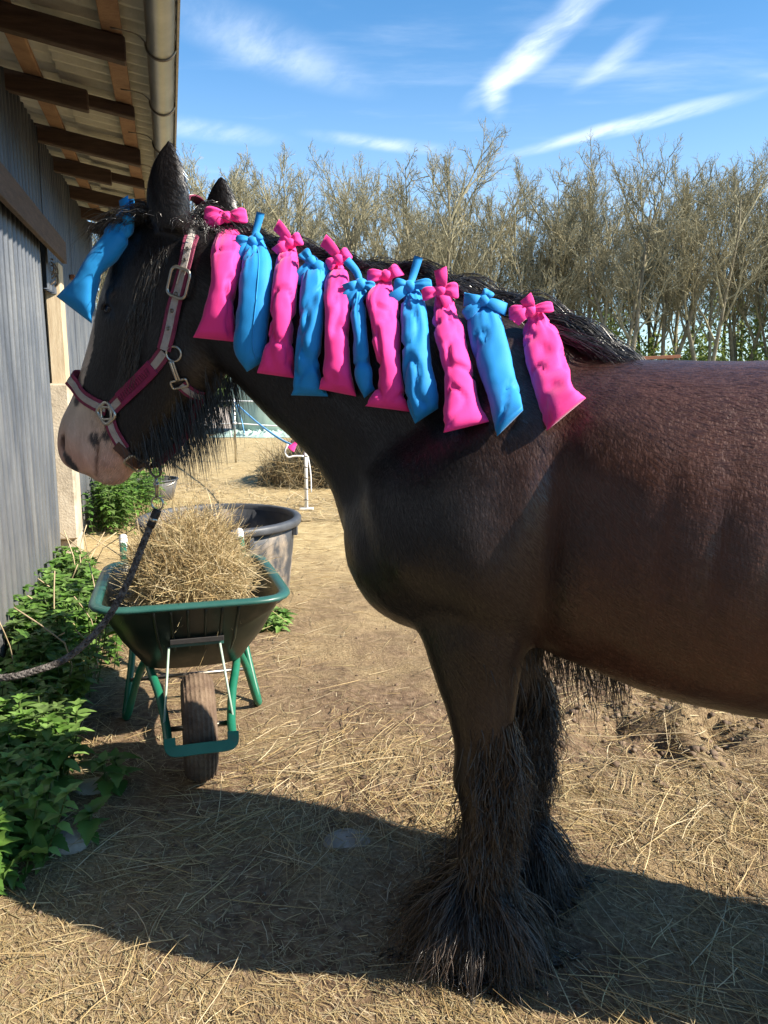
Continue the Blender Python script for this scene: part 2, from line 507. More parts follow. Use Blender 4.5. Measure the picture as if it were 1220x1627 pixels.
def ground_material():
    m = bpy.data.materials.new('yard_soil'); m.use_nodes = True
    N, Lk = m.node_tree.nodes, m.node_tree.links; b = N['Principled BSDF']; b.inputs['Roughness'].default_value = .95
    b.inputs['Specular IOR Level'].default_value = .15
    tc = N.new('ShaderNodeTexCoord')

    def noise(scale, det=8, st=(1, 1, 1), rough=.65):
        mp = N.new('ShaderNodeMapping'); mp.inputs['Scale'].default_value = st; Lk.new(tc.outputs['Object'], mp.inputs[0])
        n = N.new('ShaderNodeTexNoise'); n.inputs['Scale'].default_value = scale; n.inputs['Detail'].default_value = det; n.inputs['Roughness'].default_value = rough
        Lk.new(mp.outputs[0], n.inputs['Vector']); return n.outputs['Fac']

    def ramp(src, stops):
        r = N.new('ShaderNodeValToRGB'); e = r.color_ramp.elements
        e[0].position, e[0].color = stops[0][0], stops[0][1] + (1,); e[1].position, e[1].color = stops[-1][0], stops[-1][1] + (1,)
        for p_, c_ in stops[1:-1]:
            q = e.new(p_); q.color = c_ + (1,)
        Lk.new(src, r.inputs[0]); return r.outputs[0]

    def mix(f, a, c):
        x = N.new('ShaderNodeMix'); x.data_type = 'RGBA'
        if isinstance(f, float): x.inputs['Factor'].default_value = f
        else: Lk.new(f, x.inputs['Factor'])
        Lk.new(a, x.inputs['A'])
        Lk.new(c, x.inputs['B']); return x.outputs['Result']

    def mr(src, a, c_, lo=0.0, hi=1.0):
        r = N.new('ShaderNodeMapRange'); r.interpolation_type = 'SMOOTHSTEP'
        for k, v in zip((1, 2, 3, 4), (a, c_, lo, hi)): r.inputs[k].default_value = v
        Lk.new(src, r.inputs[0]); return r.outputs[0]
    soil = ramp(noise(26, 10), [(.28, (.060, .038, .024)), (.45, (.135, .087, .055)), (.62, (.24, .165, .105)), (.8, (.38, .29, .20))])
    chaff = ramp(noise(75, 6, (1, 1, 1), .8), [(.36, (.10, .066, .036)), (.52, (.28, .20, .11)), (.70, (.50, .39, .23))])
    near = mix(mr(noise(1.6, 7), .40, .64), soil, chaff)
    hay = ramp(noise(14, 9, (.5, 1.2, 1), .75), [(.32, (.22, .155, .075)), (.5, (.42, .32, .165)), (.7, (.56, .45, .26))])
    sep = N.new('ShaderNodeSeparateXYZ'); Lk.new(tc.outputs['Object'], sep.inputs[0])
    jit = N.new('ShaderNodeMath'); jit.operation = 'MULTIPLY_ADD'; Lk.new(noise(.5, 5), jit.inputs[0]); jit.inputs[1].default_value = 5.0; Lk.new(sep.outputs['Y'], jit.inputs[2])
    c = mix(mr(jit.outputs[0], 6.0, 10.0), near, hay)
    grey = ramp(noise(6, 8), [(.3, (.30, .25, .21)), (.7, (.44, .38, .33))])
    c = mix(mr(jit.outputs[0], 21.5, 24.5), c, grey)
    grass = ramp(noise(1.2, 10), [(.3, (.05, .085, .018)), (.5, (.085, .13, .03)), (.7, (.13, .17, .05))])
    c = mix(mr(jit.outputs[0], 37.0, 39.5), c, grass)
    Lk.new(c, b.inputs['Base Color'])
    bp = N.new('ShaderNodeBump'); bp.inputs['Strength'].default_value = .85; bp.inputs['Distance'].default_value = .012
    ad = N.new('ShaderNodeMath'); ad.operation = 'ADD'; Lk.new(noise(38, 9), ad.inputs[0]); Lk.new(noise(130, 4), ad.inputs[1])
    Lk.new(ad.outputs[0], bp.inputs['Height']); Lk.new(bp.outputs[0], b.inputs['Normal'])
    return m


# ------------------------------------------------------------------ ground
def ground_z(x, y):
    x = np.asarray(x, float); y = np.asarray(y, float)
    P = np.stack([x, y, np.zeros_like(x)], -1)
    near = np.clip((14 - y) / 6, 0, 1)
    z = (fbm(P * 1.1, 3) - .5) * .05 + (fbm(P * 5.0 + 5, 4) - .5) * .035 + (fbm(P * 22 + 9, 3) - .5) * .014
    # poached mud at the right behind the horse
    mud = np.exp(-(((x - 1.5) / .75) ** 2 + ((y - 3.35) / .45) ** 2))
    z = z + mud * (fbm(P * 8.0 + 20, 4) - .5) * .34
    # footing of the horse, the barrow and the tub kept level
    for cx, cy, r in ((.3, 1.95, .45), (1.65, 1.6, .5), (-.75, 3.1, .55), (-1.09, 5.25, .7)):
        k = np.exp(-(((x - cx) ** 2 + (y - cy) ** 2) / r ** 2) ** 2)
        z = z * (1 - .85 * k)
    return z * near


def axis_pts(segs):
    a = [np.arange(lo, hi, st) for lo, hi, st in segs]
    return np.unique(np.concatenate(a + [[segs[-1][1]]]))


xs = axis_pts([(-600, -60, 60), (-60, -10, 5), (-10, -3, .35), (-3, 3.2, .028), (3.2, 10, .35), (10, 60, 5), (60, 600, 60)])
ys = axis_pts([(-100, -10, 15), (-10, .6, .5), (.6, 5.5, .028), (5.5, 12, .09), (12, 30, .7), (30, 100, 6), (100, 900, 60)])
GX, GY = np.meshgrid(xs, ys)
GZ = ground_z(GX.ravel(), GY.ravel())
o = obj('ground', np.stack([GX.ravel(), GY.ravel(), GZ], -1), grid_faces(len(ys), len(xs), False), ground_material(), None, True)
tag(o, 'sunlit earth yard strewn with straw running out to the field', 'ground', kind='structure')

# ------------------------------------------------------------------ barn (s along the wall, n outward, z up)
BD = np.array([-.2538, .9673, 0]); BN = np.array([.9673, .2538, 0])
WALL_N = -.87


def bp_(s, n, z): return BD * s + BN * n + ZD * z


def roof_z(n): return 3.035 + (-n) * .185


barn = thing('barn', 'dark corrugated metal barn with overhanging roof and half-round gutter', 'barn', bp_(5, WALL_N - .5, 0))


def rib_profile(x, pitch=.125, h=.034):
    t = (x / pitch) % 1.0
    return h * np.clip((.5 - np.abs(t - .5) * 2 + .12) / .18 * .5, 0, 1)


def wall_sheet(s0, s1, z0, z1, n, name='wall_sheet', parent=barn, mat='zinc_wall'):
    k = int((s1 - s0) / .0125) + 1
    s = np.linspace(s0, s1, k)
    pr = rib_profile(s)
    zz = np.linspace(z0, z1, 14)
    V = []
    for z in zz:
        wob = .004 * np.sin(s * 3.1 + z * 2.2)
        V.append(np.stack([bp_(a, n + p + w_, z) for a, p, w_ in zip(s, pr, wob)]))
    V = np.array(V)
    back = V - BN * .004
    F = grid_faces(len(zz), k, False)
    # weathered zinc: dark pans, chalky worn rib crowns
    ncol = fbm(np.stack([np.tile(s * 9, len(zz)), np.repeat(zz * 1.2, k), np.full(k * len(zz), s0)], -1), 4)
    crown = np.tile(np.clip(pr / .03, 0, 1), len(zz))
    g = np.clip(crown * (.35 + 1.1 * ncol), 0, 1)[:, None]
    g = g * np.interp(np.repeat(zz, k), [0, 1.9, 2.5], [1, .85, .22])[:, None]  # pale crowns darkened high up: eave shade painted into the colour
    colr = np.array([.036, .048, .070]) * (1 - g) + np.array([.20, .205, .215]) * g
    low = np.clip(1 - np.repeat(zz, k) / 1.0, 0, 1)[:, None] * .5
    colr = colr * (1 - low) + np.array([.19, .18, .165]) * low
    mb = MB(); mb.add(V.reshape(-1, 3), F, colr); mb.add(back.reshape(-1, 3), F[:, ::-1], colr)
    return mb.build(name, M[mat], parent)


def plank(name, s0, s1, n0, n1, z0, z1, mat, parent=barn):
    """timber box aligned with the barn"""
    mb = MB()
    add_box(mb, bp_((s0 + s1) / 2, (n0 + n1) / 2, (z0 + z1) / 2), BD * (s1 - s0) / 2, BN * (n1 - n0) / 2, ZD * (z1 - z0) / 2)
    return mb.build(name, M[mat], parent)


DOOR_END = 5.85
for k in range(9):                                              # wall above the sliding door and beyond the doorway
    s0 = -3.0 + k * 1.05
    if s0 > 6.2: break
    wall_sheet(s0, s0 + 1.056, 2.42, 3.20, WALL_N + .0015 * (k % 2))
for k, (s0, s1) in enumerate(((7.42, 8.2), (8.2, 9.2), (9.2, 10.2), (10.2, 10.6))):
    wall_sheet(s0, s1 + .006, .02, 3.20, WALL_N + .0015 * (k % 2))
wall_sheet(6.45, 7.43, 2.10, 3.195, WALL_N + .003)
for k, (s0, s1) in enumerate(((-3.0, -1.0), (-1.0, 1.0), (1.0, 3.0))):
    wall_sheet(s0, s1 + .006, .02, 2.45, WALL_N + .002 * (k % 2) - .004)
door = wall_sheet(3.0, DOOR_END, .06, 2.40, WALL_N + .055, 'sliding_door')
tag(door, 'sliding door of weathered corrugated sheet')
mbt = MB(); add_box(mbt, bp_(DOOR_END - .015, WALL_N + .055, 1.23), BD * .012, BN * .03, ZD * 1.17)
mbt.build('edge_strip', M['gutter'], door)
# sliding track: two stacked timbers and a drip edge
plank('track_board', 1.5, 6.62, WALL_N + .03, WALL_N + .13, 2.40, 2.50, 'dark_wood')
plank('track_rail', 1.5, 6.60, WALL_N + .132, WALL_N + .165, 2.29, 2.445, 'dark_wood')
# interior behind the doorway
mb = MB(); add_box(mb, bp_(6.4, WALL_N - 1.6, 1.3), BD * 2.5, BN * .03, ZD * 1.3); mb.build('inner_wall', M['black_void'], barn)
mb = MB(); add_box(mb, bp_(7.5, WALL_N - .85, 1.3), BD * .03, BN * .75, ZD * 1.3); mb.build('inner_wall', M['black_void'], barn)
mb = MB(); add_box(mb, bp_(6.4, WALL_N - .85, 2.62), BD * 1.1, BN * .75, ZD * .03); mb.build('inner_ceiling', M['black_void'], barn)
# doorway post: pale timber above, mud-stained concrete foot below
plank('door_post', 6.93, 7.12, WALL_N - .05, WALL_N + .075, 1.38, 2.34, 'pale_wood')
plank('door_jamb', 7.125, 7.30, WALL_N - .04, WALL_N + .05, .0, 2.36, 'pale_wood')
plank('lining_board', 7.303, 7.40, WALL_N - .03, WALL_N + .028, .0, 2.36, 'pale_wood')
plank('post_foot', 6.75, 7.115, WALL_N - .06, WALL_N + .10, .17, 1.41, 'concrete')
plank('foot_block', 6.83, 7.20, WALL_N - .05, WALL_N + .09, -.03, .16, 'concrete')
# frayed rope over the door corner
mb = MB()
for k in range(9):
    a = rng.random() * 6
    c = bp_(6.62 + .25 * rng.random(), WALL_N + .03, 2.30 - .12 * rng.random())
    th = np.linspace(0, 4.5, 12)
    tube(mb, c + np.stack([.04 * np.cos(th + a), .02 * np.sin(th * 1.3), .05 * np.sin(th + a)], -1), .006, 5)
mb.build('rope_tangle', M['grey_wood'], barn)
# small hinge lug on the far wall
plank('wall_bracket', 8.02, 8.14, WALL_N + .03, WALL_N + .07, 2.33, 2.37, 'rust')
# end wall and far side so that the barn has a body
mb = MB(); add_box(mb, bp_(10.62, WALL_N - 2.5, 1.6), BD * .02, BN * 2.49, ZD * 1.62); mb.build('end_wall', M['gutter'], barn)
mb = MB(); add_box(mb, bp_(3.8, WALL_N - 5.0, 1.6), BD * 6.85, BN * .02, ZD * 1.6); mb.build('rear_wall', M['gutter'], barn)

# roof sheets: two overlapping courses with the waves running down the slope
def roof_sheet(s0, s1, n0, n1, lift):
    k = int((s1 - s0) / .018) + 1
    s = np.linspace(s0, s1, k); nn = np.linspace(n0, n1, 6)
    w = .024 * np.cos(s * TAU / .146)
    V = np.array([[bp_(a, n, roof_z(n) + lift + .105 + c) for a, c in zip(s, w)] for n in nn])
    F = grid_faces(len(nn), k, False)
    mb = MB(); mb.add(V.reshape(-1, 3), F); mb.add(V.reshape(-1, 3) + ZD * .009, F[:, ::-1])
    e0, e1 = V[-1], V[-1] + ZD * .009
    mb.add(np.vstack([e0, e1]), grid_faces(2, k, False))
    e0, e1 = V[0], V[0] + ZD * .009
    mb.add(np.vstack([e0, e1]), grid_faces(2, k, False))
    return mb.build('roof_sheet', M['fibre_cement'], barn)


for k in range(13):
    s0 = -2.8 + k * 1.022
    roof_sheet(s0, s0 + 1.07, -.56, .10, .002 * (k % 2))
    roof_sheet(s0 + .03, s0 + 1.09, -1.6, -.47, .022 + .002 * (k % 2))
    roof_sheet(s0 + .01, s0 + 1.08, -3.2, -1.5, .044 + .002 * (k % 2))
# battens along the barn under the sheets
for n in (-.20, -.70, -1.3):
    for j in range(4):
        s0 = -2.8 + j * 3.35
        mb = MB(); add_box(mb, bp_(s0 + 1.67, n, roof_z(n) + .058), BD * 1.672, BN * .048 + ZD * -.009, ZD * .019)
        mb.build('batten', M['batten_wood'], barn)
# rafter tails, sistered in places
for k in range(14):
    s = -2.55 + k * 1.0 + .05 * math.sin(k * 2.3)
    ln = -.42 if k % 2 else -.16
    for (n0, n1, ds, hgt) in ((-1.5, -.40 if k % 2 == 0 else -.14, 0, .058), (-1.2, -.14 if k % 2 == 0 else -.42, .078, .034)):
        c = bp_(s + ds, (n0 + n1) / 2, roof_z((n0 + n1) / 2) + .036 - hgt)
        mb = MB(); add_box(mb, c, BD * .037, (BN * 1 - ZD * .185) * (n1 - n0) / 2, ZD * hgt)
        mb.build('rafter', M['dark_wood'], barn)
# gutter with joints and brackets
gn, gz, gr_ = .025, 3.03, .066
a = np.linspace(math.pi * .97, TAU * 1.015, 20)
s_ = np.linspace(-2.8, 10.3, 40)
V = np.array([[bp_(s, gn + gr_ * math.cos(t), gz + gr_ * math.sin(t)) for t in a] for s in s_])
mb = MB(); mb.add(V.reshape(-1, 3), grid_faces(len(s_), len(a), False)); V2 = np.array([[bp_(s, gn + .93 * gr_ * math.cos(t), gz + .93 * gr_ * math.sin(t)) for t in a] for s in s_])
mb.add(V2.reshape(-1, 3), grid_faces(len(s_), len(a), False)[:, ::-1])
gut = mb.build('gutter', M['gutter'], barn, True)
for k in range(15):
    s = -2.6 + k * .86
    mb = MB(); tube(mb, [bp_(s, gn + (gr_ + .004) * math.cos(t), gz + (gr_ + .004) * math.sin(t)) for t in a], .006, 6)
    mb.build('bracket', M['dark_steel'], gut, True)
    mb = MB(); tube(mb, spline([bp_(s + .05, gn - gr_, gz + .02), bp_(s + .03, gn - gr_ - .05, gz + .05), bp_(s + .0, gn - gr_ - .16, gz + .055)], 8), .004, 5)
    mb.build('bracket_wire', M['dark_steel'], gut, True)
mb = MB(); add_box(mb, bp_(3.75, gn + gr_ + .012, gz + .03), BD * 6.5, BN * .006, ZD * .05); mb.build('drip_edge', M['dark_steel'], gut)
mb = MB(); th = np.linspace(0, TAU, 20)
RING = bp_(2.45, WALL_N + .11, .78)
tube(mb, RING + np.stack([.03 * np.cos(th) * BN[0], .03 * np.cos(th) * BN[1], .03 * np.sin(th)], -1), .005, 6)
add_box(mb, RING + BN * -.04 + ZD * .0, BN * .03, BD * .01, ZD * .01)
mb.build('tie_ring', M['dark_steel'], barn)

# ------------------------------------------------------------------ trees beyond the yard
def tree_template(seed, H=10.5, stems=3):
    rg = np.random.default_rng(seed)
    trunk, crown = MB(), MB()

    def grow(p, d, L, r, lvl, rec):
        ns = (7, 6, 5, 4, 3)[lvl]; P = [p]; d = nrm(d); dirs = []
        for k in range(ns):
            d = nrm(d + rg.normal(size=3) * (.07, .13, .16, .2, .22)[lvl] + np.array([0, 0, (.05, .13, .12, .10, .07)[lvl]]))
            P.append(P[-1] + d * L / ns); dirs.append(d)
        rec.append((lvl, np.array(P), r, dirs, L)); return rec
    rec = []
    base = np.array([0, 0, -.15])
    levels = []
    for k in range(stems):
        an = k * TAU / stems + rg.random()
        grow(base + .12 * np.array([math.cos(an), math.sin(an), 0]), np.array([math.cos(an) * .16, math.sin(an) * .16, 1]), H * (.62 + .16 * rg.random()), .13 - .015 * k, 0, rec)
    for lvl, per in ((1, 9), (2, 8), (3, 7), (4, 4)):
        par = [q for q in rec if q[0] == lvl - 1]
        for (_, P, r, dirs, L) in par:
            for j in range(per):
                t = (.28 + .70 * (j + rg.random()) / per) if lvl == 1 else (.15 + .83 * (j + rg.random()) / per)
                x = t * (len(P) - 1); i = min(int(x), len(P) - 2); q = P[i] + (P[i + 1] - P[i]) * (x - i); d = dirs[i]
                side = nrm(np.cross(d, rg.normal(size=3)))
                ang = (.72, .72, .75, .8)[lvl - 1] * (.7 + .5 * rg.random())
                nd = d * math.cos(ang) + side * math.sin(ang)
                ln = L * (.42, .46, .5, .55)[lvl - 1] * (.7 + .5 * rg.random()) * (1.15 - .45 * t)
                rr = (.048, .021, .0105, .0064)[lvl - 1] * (.75 + .5 * rg.random())
                grow(q, nd, ln, rr, lvl, rec)
    for (lvl, P, r, dirs, L) in rec:
        t = np.linspace(0, 1, len(P))
        r_ = r * (1 - (.72, .75, .6, .5, .45)[lvl] * t)
        tube(trunk if lvl == 0 else crown, P, r_, (8, 5, 4, 3, 3)[lvl], caps=False)
    return trunk, crown


TREES = []
for k in range(4):
    tr, cr = tree_template(100 + k, 10.6, (3, 2, 3, 4)[k])
    def me_of(mb, name, mat, sm):
        F = [np.concatenate(mb.q)] if mb.q else []
        if mb.t: F.append(np.concatenate(mb.t))
        me = mesh_np(name, np.concatenate(mb.v), F, sm); me.materials.append(M[mat]); return me
    TREES.append((me_of(tr, 'trunk', 'bark', True), me_of(cr, 'crown', 'twig', False)))
tree_rg = np.random.default_rng(5)
spots = []
for px, Y, sc in ((330, 39, 1.0), (400, 37, 1.04), (470, 39.5, .98), (560, 38.5, .95), (625, 40, .95), (705, 37.5, 1.02), (770, 39, .93),
                  (850, 38, .96), (905, 39.5, .98), (985, 37, 1.02), (1045, 38.5, 1.03), (1115, 37.5, 1.02), (1165, 40, 1.0), (1225, 38, .98), (1300, 39, 1.0), (1380, 38, 1.0), (230, 39, 1.0), (130, 38, 1.0)):
    spots.append(((px - 610) / FPX * Y * 1.0, Y, sc))
for k in range(20):
    spots.append((-14 + k * 2.25 + tree_rg.normal() * .5, 43.5 + tree_rg.random() * 5, .96 + .18 * tree_rg.random()))
for i, (x, y, sc) in enumerate(spots):
    row2 = y > 42
    o = thing('bare_tree', 'leafless tree in the row behind, its trunk screened by the front trees' if row2 else 'leafless grey-brown tree in the front of the row beyond the yard', 'tree', (x, y, 0),
              'bare trees in the back of the row' if row2 else 'bare trees in the front of the row')
    o.rotation_euler = (0, 0, tree_rg.random() * TAU); o.scale = (sc * 1.02, sc * 1.02, sc * (1.15 + .04 * tree_rg.normal()))
    tm, cm = TREES[(i * 7 + i // 3) % 4]
    for nm, me in (('trunk', tm), ('crown', cm)):
        c = bpy.data.objects.new(nm, me); COL.objects.link(c); c.parent = o

# spring undergrowth at the foot of the trees and the hedge bottom beyond the field
def leaf_mass(name, label, n, xr, yr, hfun, size, cols, seed):
    rg = np.random.default_rng(seed)
    x = rg.uniform(*xr, n); y = rg.uniform(*yr, n)
    cl = fbm(np.stack([x * .55, y * .4, x * 0], -1), 3)
    h = hfun(x) * np.clip((cl - .3) * 2.4, .12, 1.2)
    z = h * rg.random(n) ** .8
    c = np.stack([x, y, z], -1)
    a = nrm(rg.normal(size=(n, 3))); b2 = nrm(np.cross(a, rg.normal(size=(n, 3))))
    s = size * (.6 + .9 * rg.random(n))[:, None]
    V = np.stack([c - a * s, c + b2 * s * .45, c + a * s, c - b2 * s * .45], 1).reshape(-1, 3)
    F = np.arange(n * 4).reshape(-1, 4)
    col = np.asarray(cols)[rg.integers(0, len(cols), n)] * (.75 + .5 * rg.random((n, 1)))
    o = obj(name, V, F, M['leaf'], None, False, np.repeat(col, 4, 0))
    return tag(o, label, 'undergrowth', kind='stuff')


leaf_mass('undergrowth', 'fresh green brush growing at the foot of the bare trees', 70000, (-2, 32), (38, 47), lambda x: np.interp(x, [-16, 2, 9, 16, 34], [.8, 1.6, 4.6, 5.6, 5.6]), .11,
          [(.22, .29, .06), (.28, .34, .09), (.33, .37, .13), (.18, .23, .06)], 21)
leaf_mass('far_hedge', 'low dull green hedge far behind the trees', 14000, (-60, 90), (75, 80), lambda x: 3.8 + 0 * x, .34,
          [(.10, .13, .05), (.14, .15, .07), (.08, .10, .04)], 22)
rb = thing('feed_rack', 'low rust-brown metal feed rack out in the field beyond the horse', 'feed rack', (10.1, 30.5, 0))
for dx in (-.55, .55):
    mb = MB(); add_box(mb, (10.1 + dx, 30.5, 1.0), (.04, 0, 0), (0, .3, 0), (0, 0, 1.0)); mb.build('leg', M['rust'], rb)
mb = MB(); add_box(mb, (10.1, 30.5, 2.02), (.8, 0, .04), (0, .45, 0), (0, 0, .06)); mb.build('trough', M['rust'], rb)

# ------------------------------------------------------------------ horse
def loft(mb, secs, n=28, p=1.0):
    """secs: (a(u,w), b(u,w), half width, lateral offset[, squareness]) - a and b are opposite ends of the section in the median plane"""
    A = np.array([[s[0][0], s[0][1], s[1][0], s[1][1], s[2], s[3] if len(s) > 3 else 0.0] for s in secs], float)
    A = spline(A, (len(A) - 1) * 4 + 1)
    a = np.arange(n) * TAU / n
    ca, sa = np.cos(a), np.sin(a)
    ca = np.sign(ca) * np.abs(ca) ** p; sa = np.sign(sa) * np.abs(sa) ** p
    c = (A[:, 0:2] + A[:, 2:4]) / 2; h = (A[:, 0:2] - A[:, 2:4]) / 2
    U = c[:, :1] + h[:, :1] * ca; Wz = c[:, 1:2] + h[:, 1:2] * ca; Vv = A[:, 5:6] + A[:, 4:5] * sa
    V = np.stack([U, Vv, Wz], -1)
    nr = len(A)
    Vf = np.vstack([V.reshape(-1, 3), V[0].mean(0)[None], V[-1].mean(0)[None]])
    k = np.arange(n); k2 = (k + 1) % n; b0 = mb.n
    mb.add(Vf, grid_faces(nr, n))
    mb.t.append(np.stack([np.full(n, nr * n), k2, k], -1) + b0)
    mb.t.append(np.stack([np.full(n, nr * n + 1), (nr - 1) * n + k, (nr - 1) * n + k2], -1) + b0)


body = MB()
tr_ = [(-1.64, 1.34, 1.02, .08), (-1.58, 1.43, .93, .20), (-1.42, 1.51, .86, .30), (-1.2, 1.56, .83, .34), (-1.0, 1.55, .79, .36), (-.8, 1.535, .715, .385), (-.6, 1.525, .708, .395),
       (-.4, 1.53, .735, .38), (-.25, 1.53, .78, .345), (-.1, 1.51, .81, .325), (.05, 1.46, .82, .315), (.18, 1.40, .83, .285), (.28, 1.33, .87, .225), (.36, 1.24, .96, .12)]
loft(body, [((u, t), (u, b), h) for u, t, b, h in tr_], 36, .92)
loft(body, [((-.34, 1.49), (.25, .88), .20), ((-.20, 1.57), (.355, .98), .20), ((-.08, 1.625), (.395, 1.09), .185), ((.06, 1.675), (.43, 1.19), .165), ((.25, 1.735), (.505, 1.285), .148),
            ((.45, 1.785), (.60, 1.365), .133), ((.62, 1.835), (.68, 1.445), .122), ((.76, 1.88), (.75, 1.51), .112), ((.85, 1.90), (.84, 1.60), .095)], 32, .95)
loft(body, [((.83, 1.925), (.735, 1.66), .08), ((.90, 1.925), (.735, 1.56), .098), ((.985, 1.90), (.75, 1.49), .108), ((1.055, 1.83), (.785, 1.435), .112), ((1.11, 1.735), (.85, 1.385), .100),
            ((1.150, 1.64), (.915, 1.335), .084), ((1.183, 1.56), (.965, 1.29), .072), ((1.215, 1.49), (1.005, 1.25), .066), ((1.25, 1.42), (1.04, 1.218), .066), ((1.283, 1.365), (1.085, 1.195), .069),
            ((1.300, 1.31), (1.135, 1.185), .066), ((1.296, 1.255), (1.18, 1.19), .055), ((1.27, 1.222), (1.215, 1.20), .03)], 32, .9)
# lower lip and chin
loft(body, [((1.17, 1.262), (1.055, 1.225), .040), ((1.195, 1.235), (1.072, 1.19), .046), ((1.205, 1.205), (1.10, 1.170), .042), ((1.19, 1.180), (1.13, 1.162), .025)], 20)
# ears
for sv in (1, -1):
    tip, low = (.0, .0) if sv > 0 else (-.055, -.045)
    e = [((.895, 1.875), (.795, 1.855), .042, .075), ((.912, 1.925), (.783, 1.905), .040, .082), ((.905, 1.98), (.780, 1.962), .031, .088), ((.885, 2.035), (.790, 2.02), .021, .090), ((.858, 2.078), (.812, 2.068), .010, .088), ((.840, 2.098), (.828, 2.096), .004, .087)]
    loft(body, [((a[0] + tip, a[1] + low), (b[0] + tip, b[1] + low), h, o_ * sv) for a, b, h, o_ in e], 16)
# forelegs
FORE = [(1.02, .22, -.22, .11), (.92, .17, -.17, .105), (.84, .135, -.135, .095), (.74, .10, -.115, .083), (.66, .072, -.105, .072), (.56, .05, -.10, .062), (.48, .048, -.092, .062), (.42, .036, -.08, .053),
        (.32, .03, -.078, .047), (.22, .045, -.085, .055), (.15, .062, -.068, .053), (.10, .085, -.052, .062), (.05, .112, -.05, .070), (.0, .132, -.048, .078)]
for sv, du in ((1, -.005), (-1, -.055)):
    loft(body, [((f + du * min(1, (1.1 - w) * 1.6), w), (b + du * min(1, (1.1 - w) * 1.6), w), h, sv * np.interp(w, [0, .8, 1.0], [.165, .165, .15])) for w, f, b, h in FORE], 24, .95)
HIND = [(1.10, -1.0, -1.60, .14), (.95, -1.04, -1.60, .14), (.82, -1.08, -1.57, .125), (.70, -1.17, -1.53, .10), (.60, -1.27, -1.52, .075), (.53, -1.34, -1.55, .066), (.47, -1.38, -1.565, .062), (.41, -1.40, -1.53, .054),
        (.32, -1.40, -1.505, .048), (.22, -1.385, -1.51, .055), (.15, -1.36, -1.485, .053), (.10, -1.33, -1.465, .062), (.05, -1.305, -1.465, .07), (.0, -1.285, -1.465, .078)]
for sv, du in ((1, .03), (-1, -.05)):
    loft(body, [((f + du, w), (b + du, w), h, sv * np.interp(w, [0, .8, 1.1], [.17, .19, .17])) for w, f, b, h in HIND], 24, .95)

tmp_me = bpy.data.meshes.new('tmp')
tmp_me.from_pydata(np.concatenate(body.v).tolist(), [], np.concatenate(body.q).tolist() + np.concatenate(body.t).tolist())
tmp = bpy.data.objects.new('tmp', tmp_me); COL.objects.link(tmp)
rm = tmp.modifiers.new('r', 'REMESH'); rm.mode = 'VOXEL'; rm.voxel_size = .0068
dg = bpy.context.evaluated_depsgraph_get(); ev = tmp.evaluated_get(dg); em = ev.to_mesh()
HV = np.empty(len(em.vertices) * 3, np.float64); em.vertices.foreach_get('co', HV); HV = HV.reshape(-1, 3)
HF = np.array([list(p.vertices) for p in em.polygons if len(p.vertices) == 4], np.int32)
ED = np.empty(len(em.edges) * 2, np.int32); em.edges.foreach_get('vertices', ED); ED = ED.reshape(-1, 2)
ev.to_mesh_clear(); bpy.data.objects.remove(tmp)


def smooth_mesh(V, it, lam=.5):
    deg = np.bincount(ED.ravel(), minlength=len(V))[:, None]
    for _ in range(it):
        acc = np.zeros_like(V)
        for c in range(3):
            acc[:, c] = np.bincount(ED[:, 0], V[ED[:, 1], c], len(V)) + np.bincount(ED[:, 1], V[ED[:, 0], c], len(V))
        V = V + lam * (acc / np.maximum(deg, 1) - V)
    return V


def vnormals(V, F):
    n = np.cross(V[F[:, 2]] - V[F[:, 0]], V[F[:, 3]] - V[F[:, 1]])
    N = np.zeros_like(V)
    for k in range(4):
        for c in range(3): N[:, c] += np.bincount(F[:, k], n[:, c], len(V))
    return nrm(N)


head_m = np.clip((HV[:, 0] - .78) / .1, 0, 1)[:, None] * np.clip((HV[:, 2] - 1.1) / .1, 0, 1)[:, None]
HS = smooth_mesh(HV, 52)
HS2 = smooth_mesh(HV, 10)
HV = HS * (1 - head_m) + HS2 * head_m
HN = vnormals(HV, HF)
u, v, w = HV.T
av = np.abs(v)


def bump(cu, cw, ru, rw, amp, tilt=0.0, vmin=.03):
    c, s = math.cos(tilt), math.sin(tilt)
    x, y = (u - cu) * c + (w - cw) * s, -(u - cu) * s + (w - cw) * c
    return amp * np.exp(-(x / ru) ** 2 - (y / rw) ** 2) * np.clip((av - vmin) / .04, 0, 1)


disp = np.zeros(len(HV))
disp += bump(.14, 1.10, .12, .14, .026)                # point of the shoulder
disp += bump(.0, 1.30, .09, .22, .020, .55)            # shoulder blade
disp += bump(-.03, 1.04, .085, .16, .028, -.2)          # triceps
disp -= bump(-.17, 1.08, .04, .28, .032, .10)         # hollow behind the shoulder
disp -= bump(.30, 1.18, .05, .22, .016, -.6)           # groove in front of the shoulder
disp -= bump(.45, 1.50, .30, .03, .006, .5)            # jugular groove
disp += bump(-.02, .86, .06, .08, .010)
for k in range(6):                                     # faint ribs
    disp -= bump(-.40 - .105 * k, 1.12 - .015 * k, .022, .20, .0045, .12)
disp += bump(-.7, .95, .3, .2, .015)
disp += bump(.865, 1.52, .085, .085, .012)             # cheek
disp -= bump(1.01, 1.53, .10, .03, .008, -.95)         # hollow along the face
disp += bump(1.035, 1.705, .032, .028, .016, -.5, .05)     # brow over the eye
disp -= bump(1.052, 1.672, .020, .014, .012, -.5, .05)
disp += bump(1.222, 1.315, .022, .040, .011)           # nostril wing
disp -= bump(1.256, 1.292, .011, .026, .034, .30, .02)      # nostril
disp -= bump(1.135, 1.255, .0050, .050, .017, .26, .0)      # mouth
disp += bump(1.175, 1.26, .022, .04, .008)
disp += bump(1.100, 1.235, .025, .03, .007)
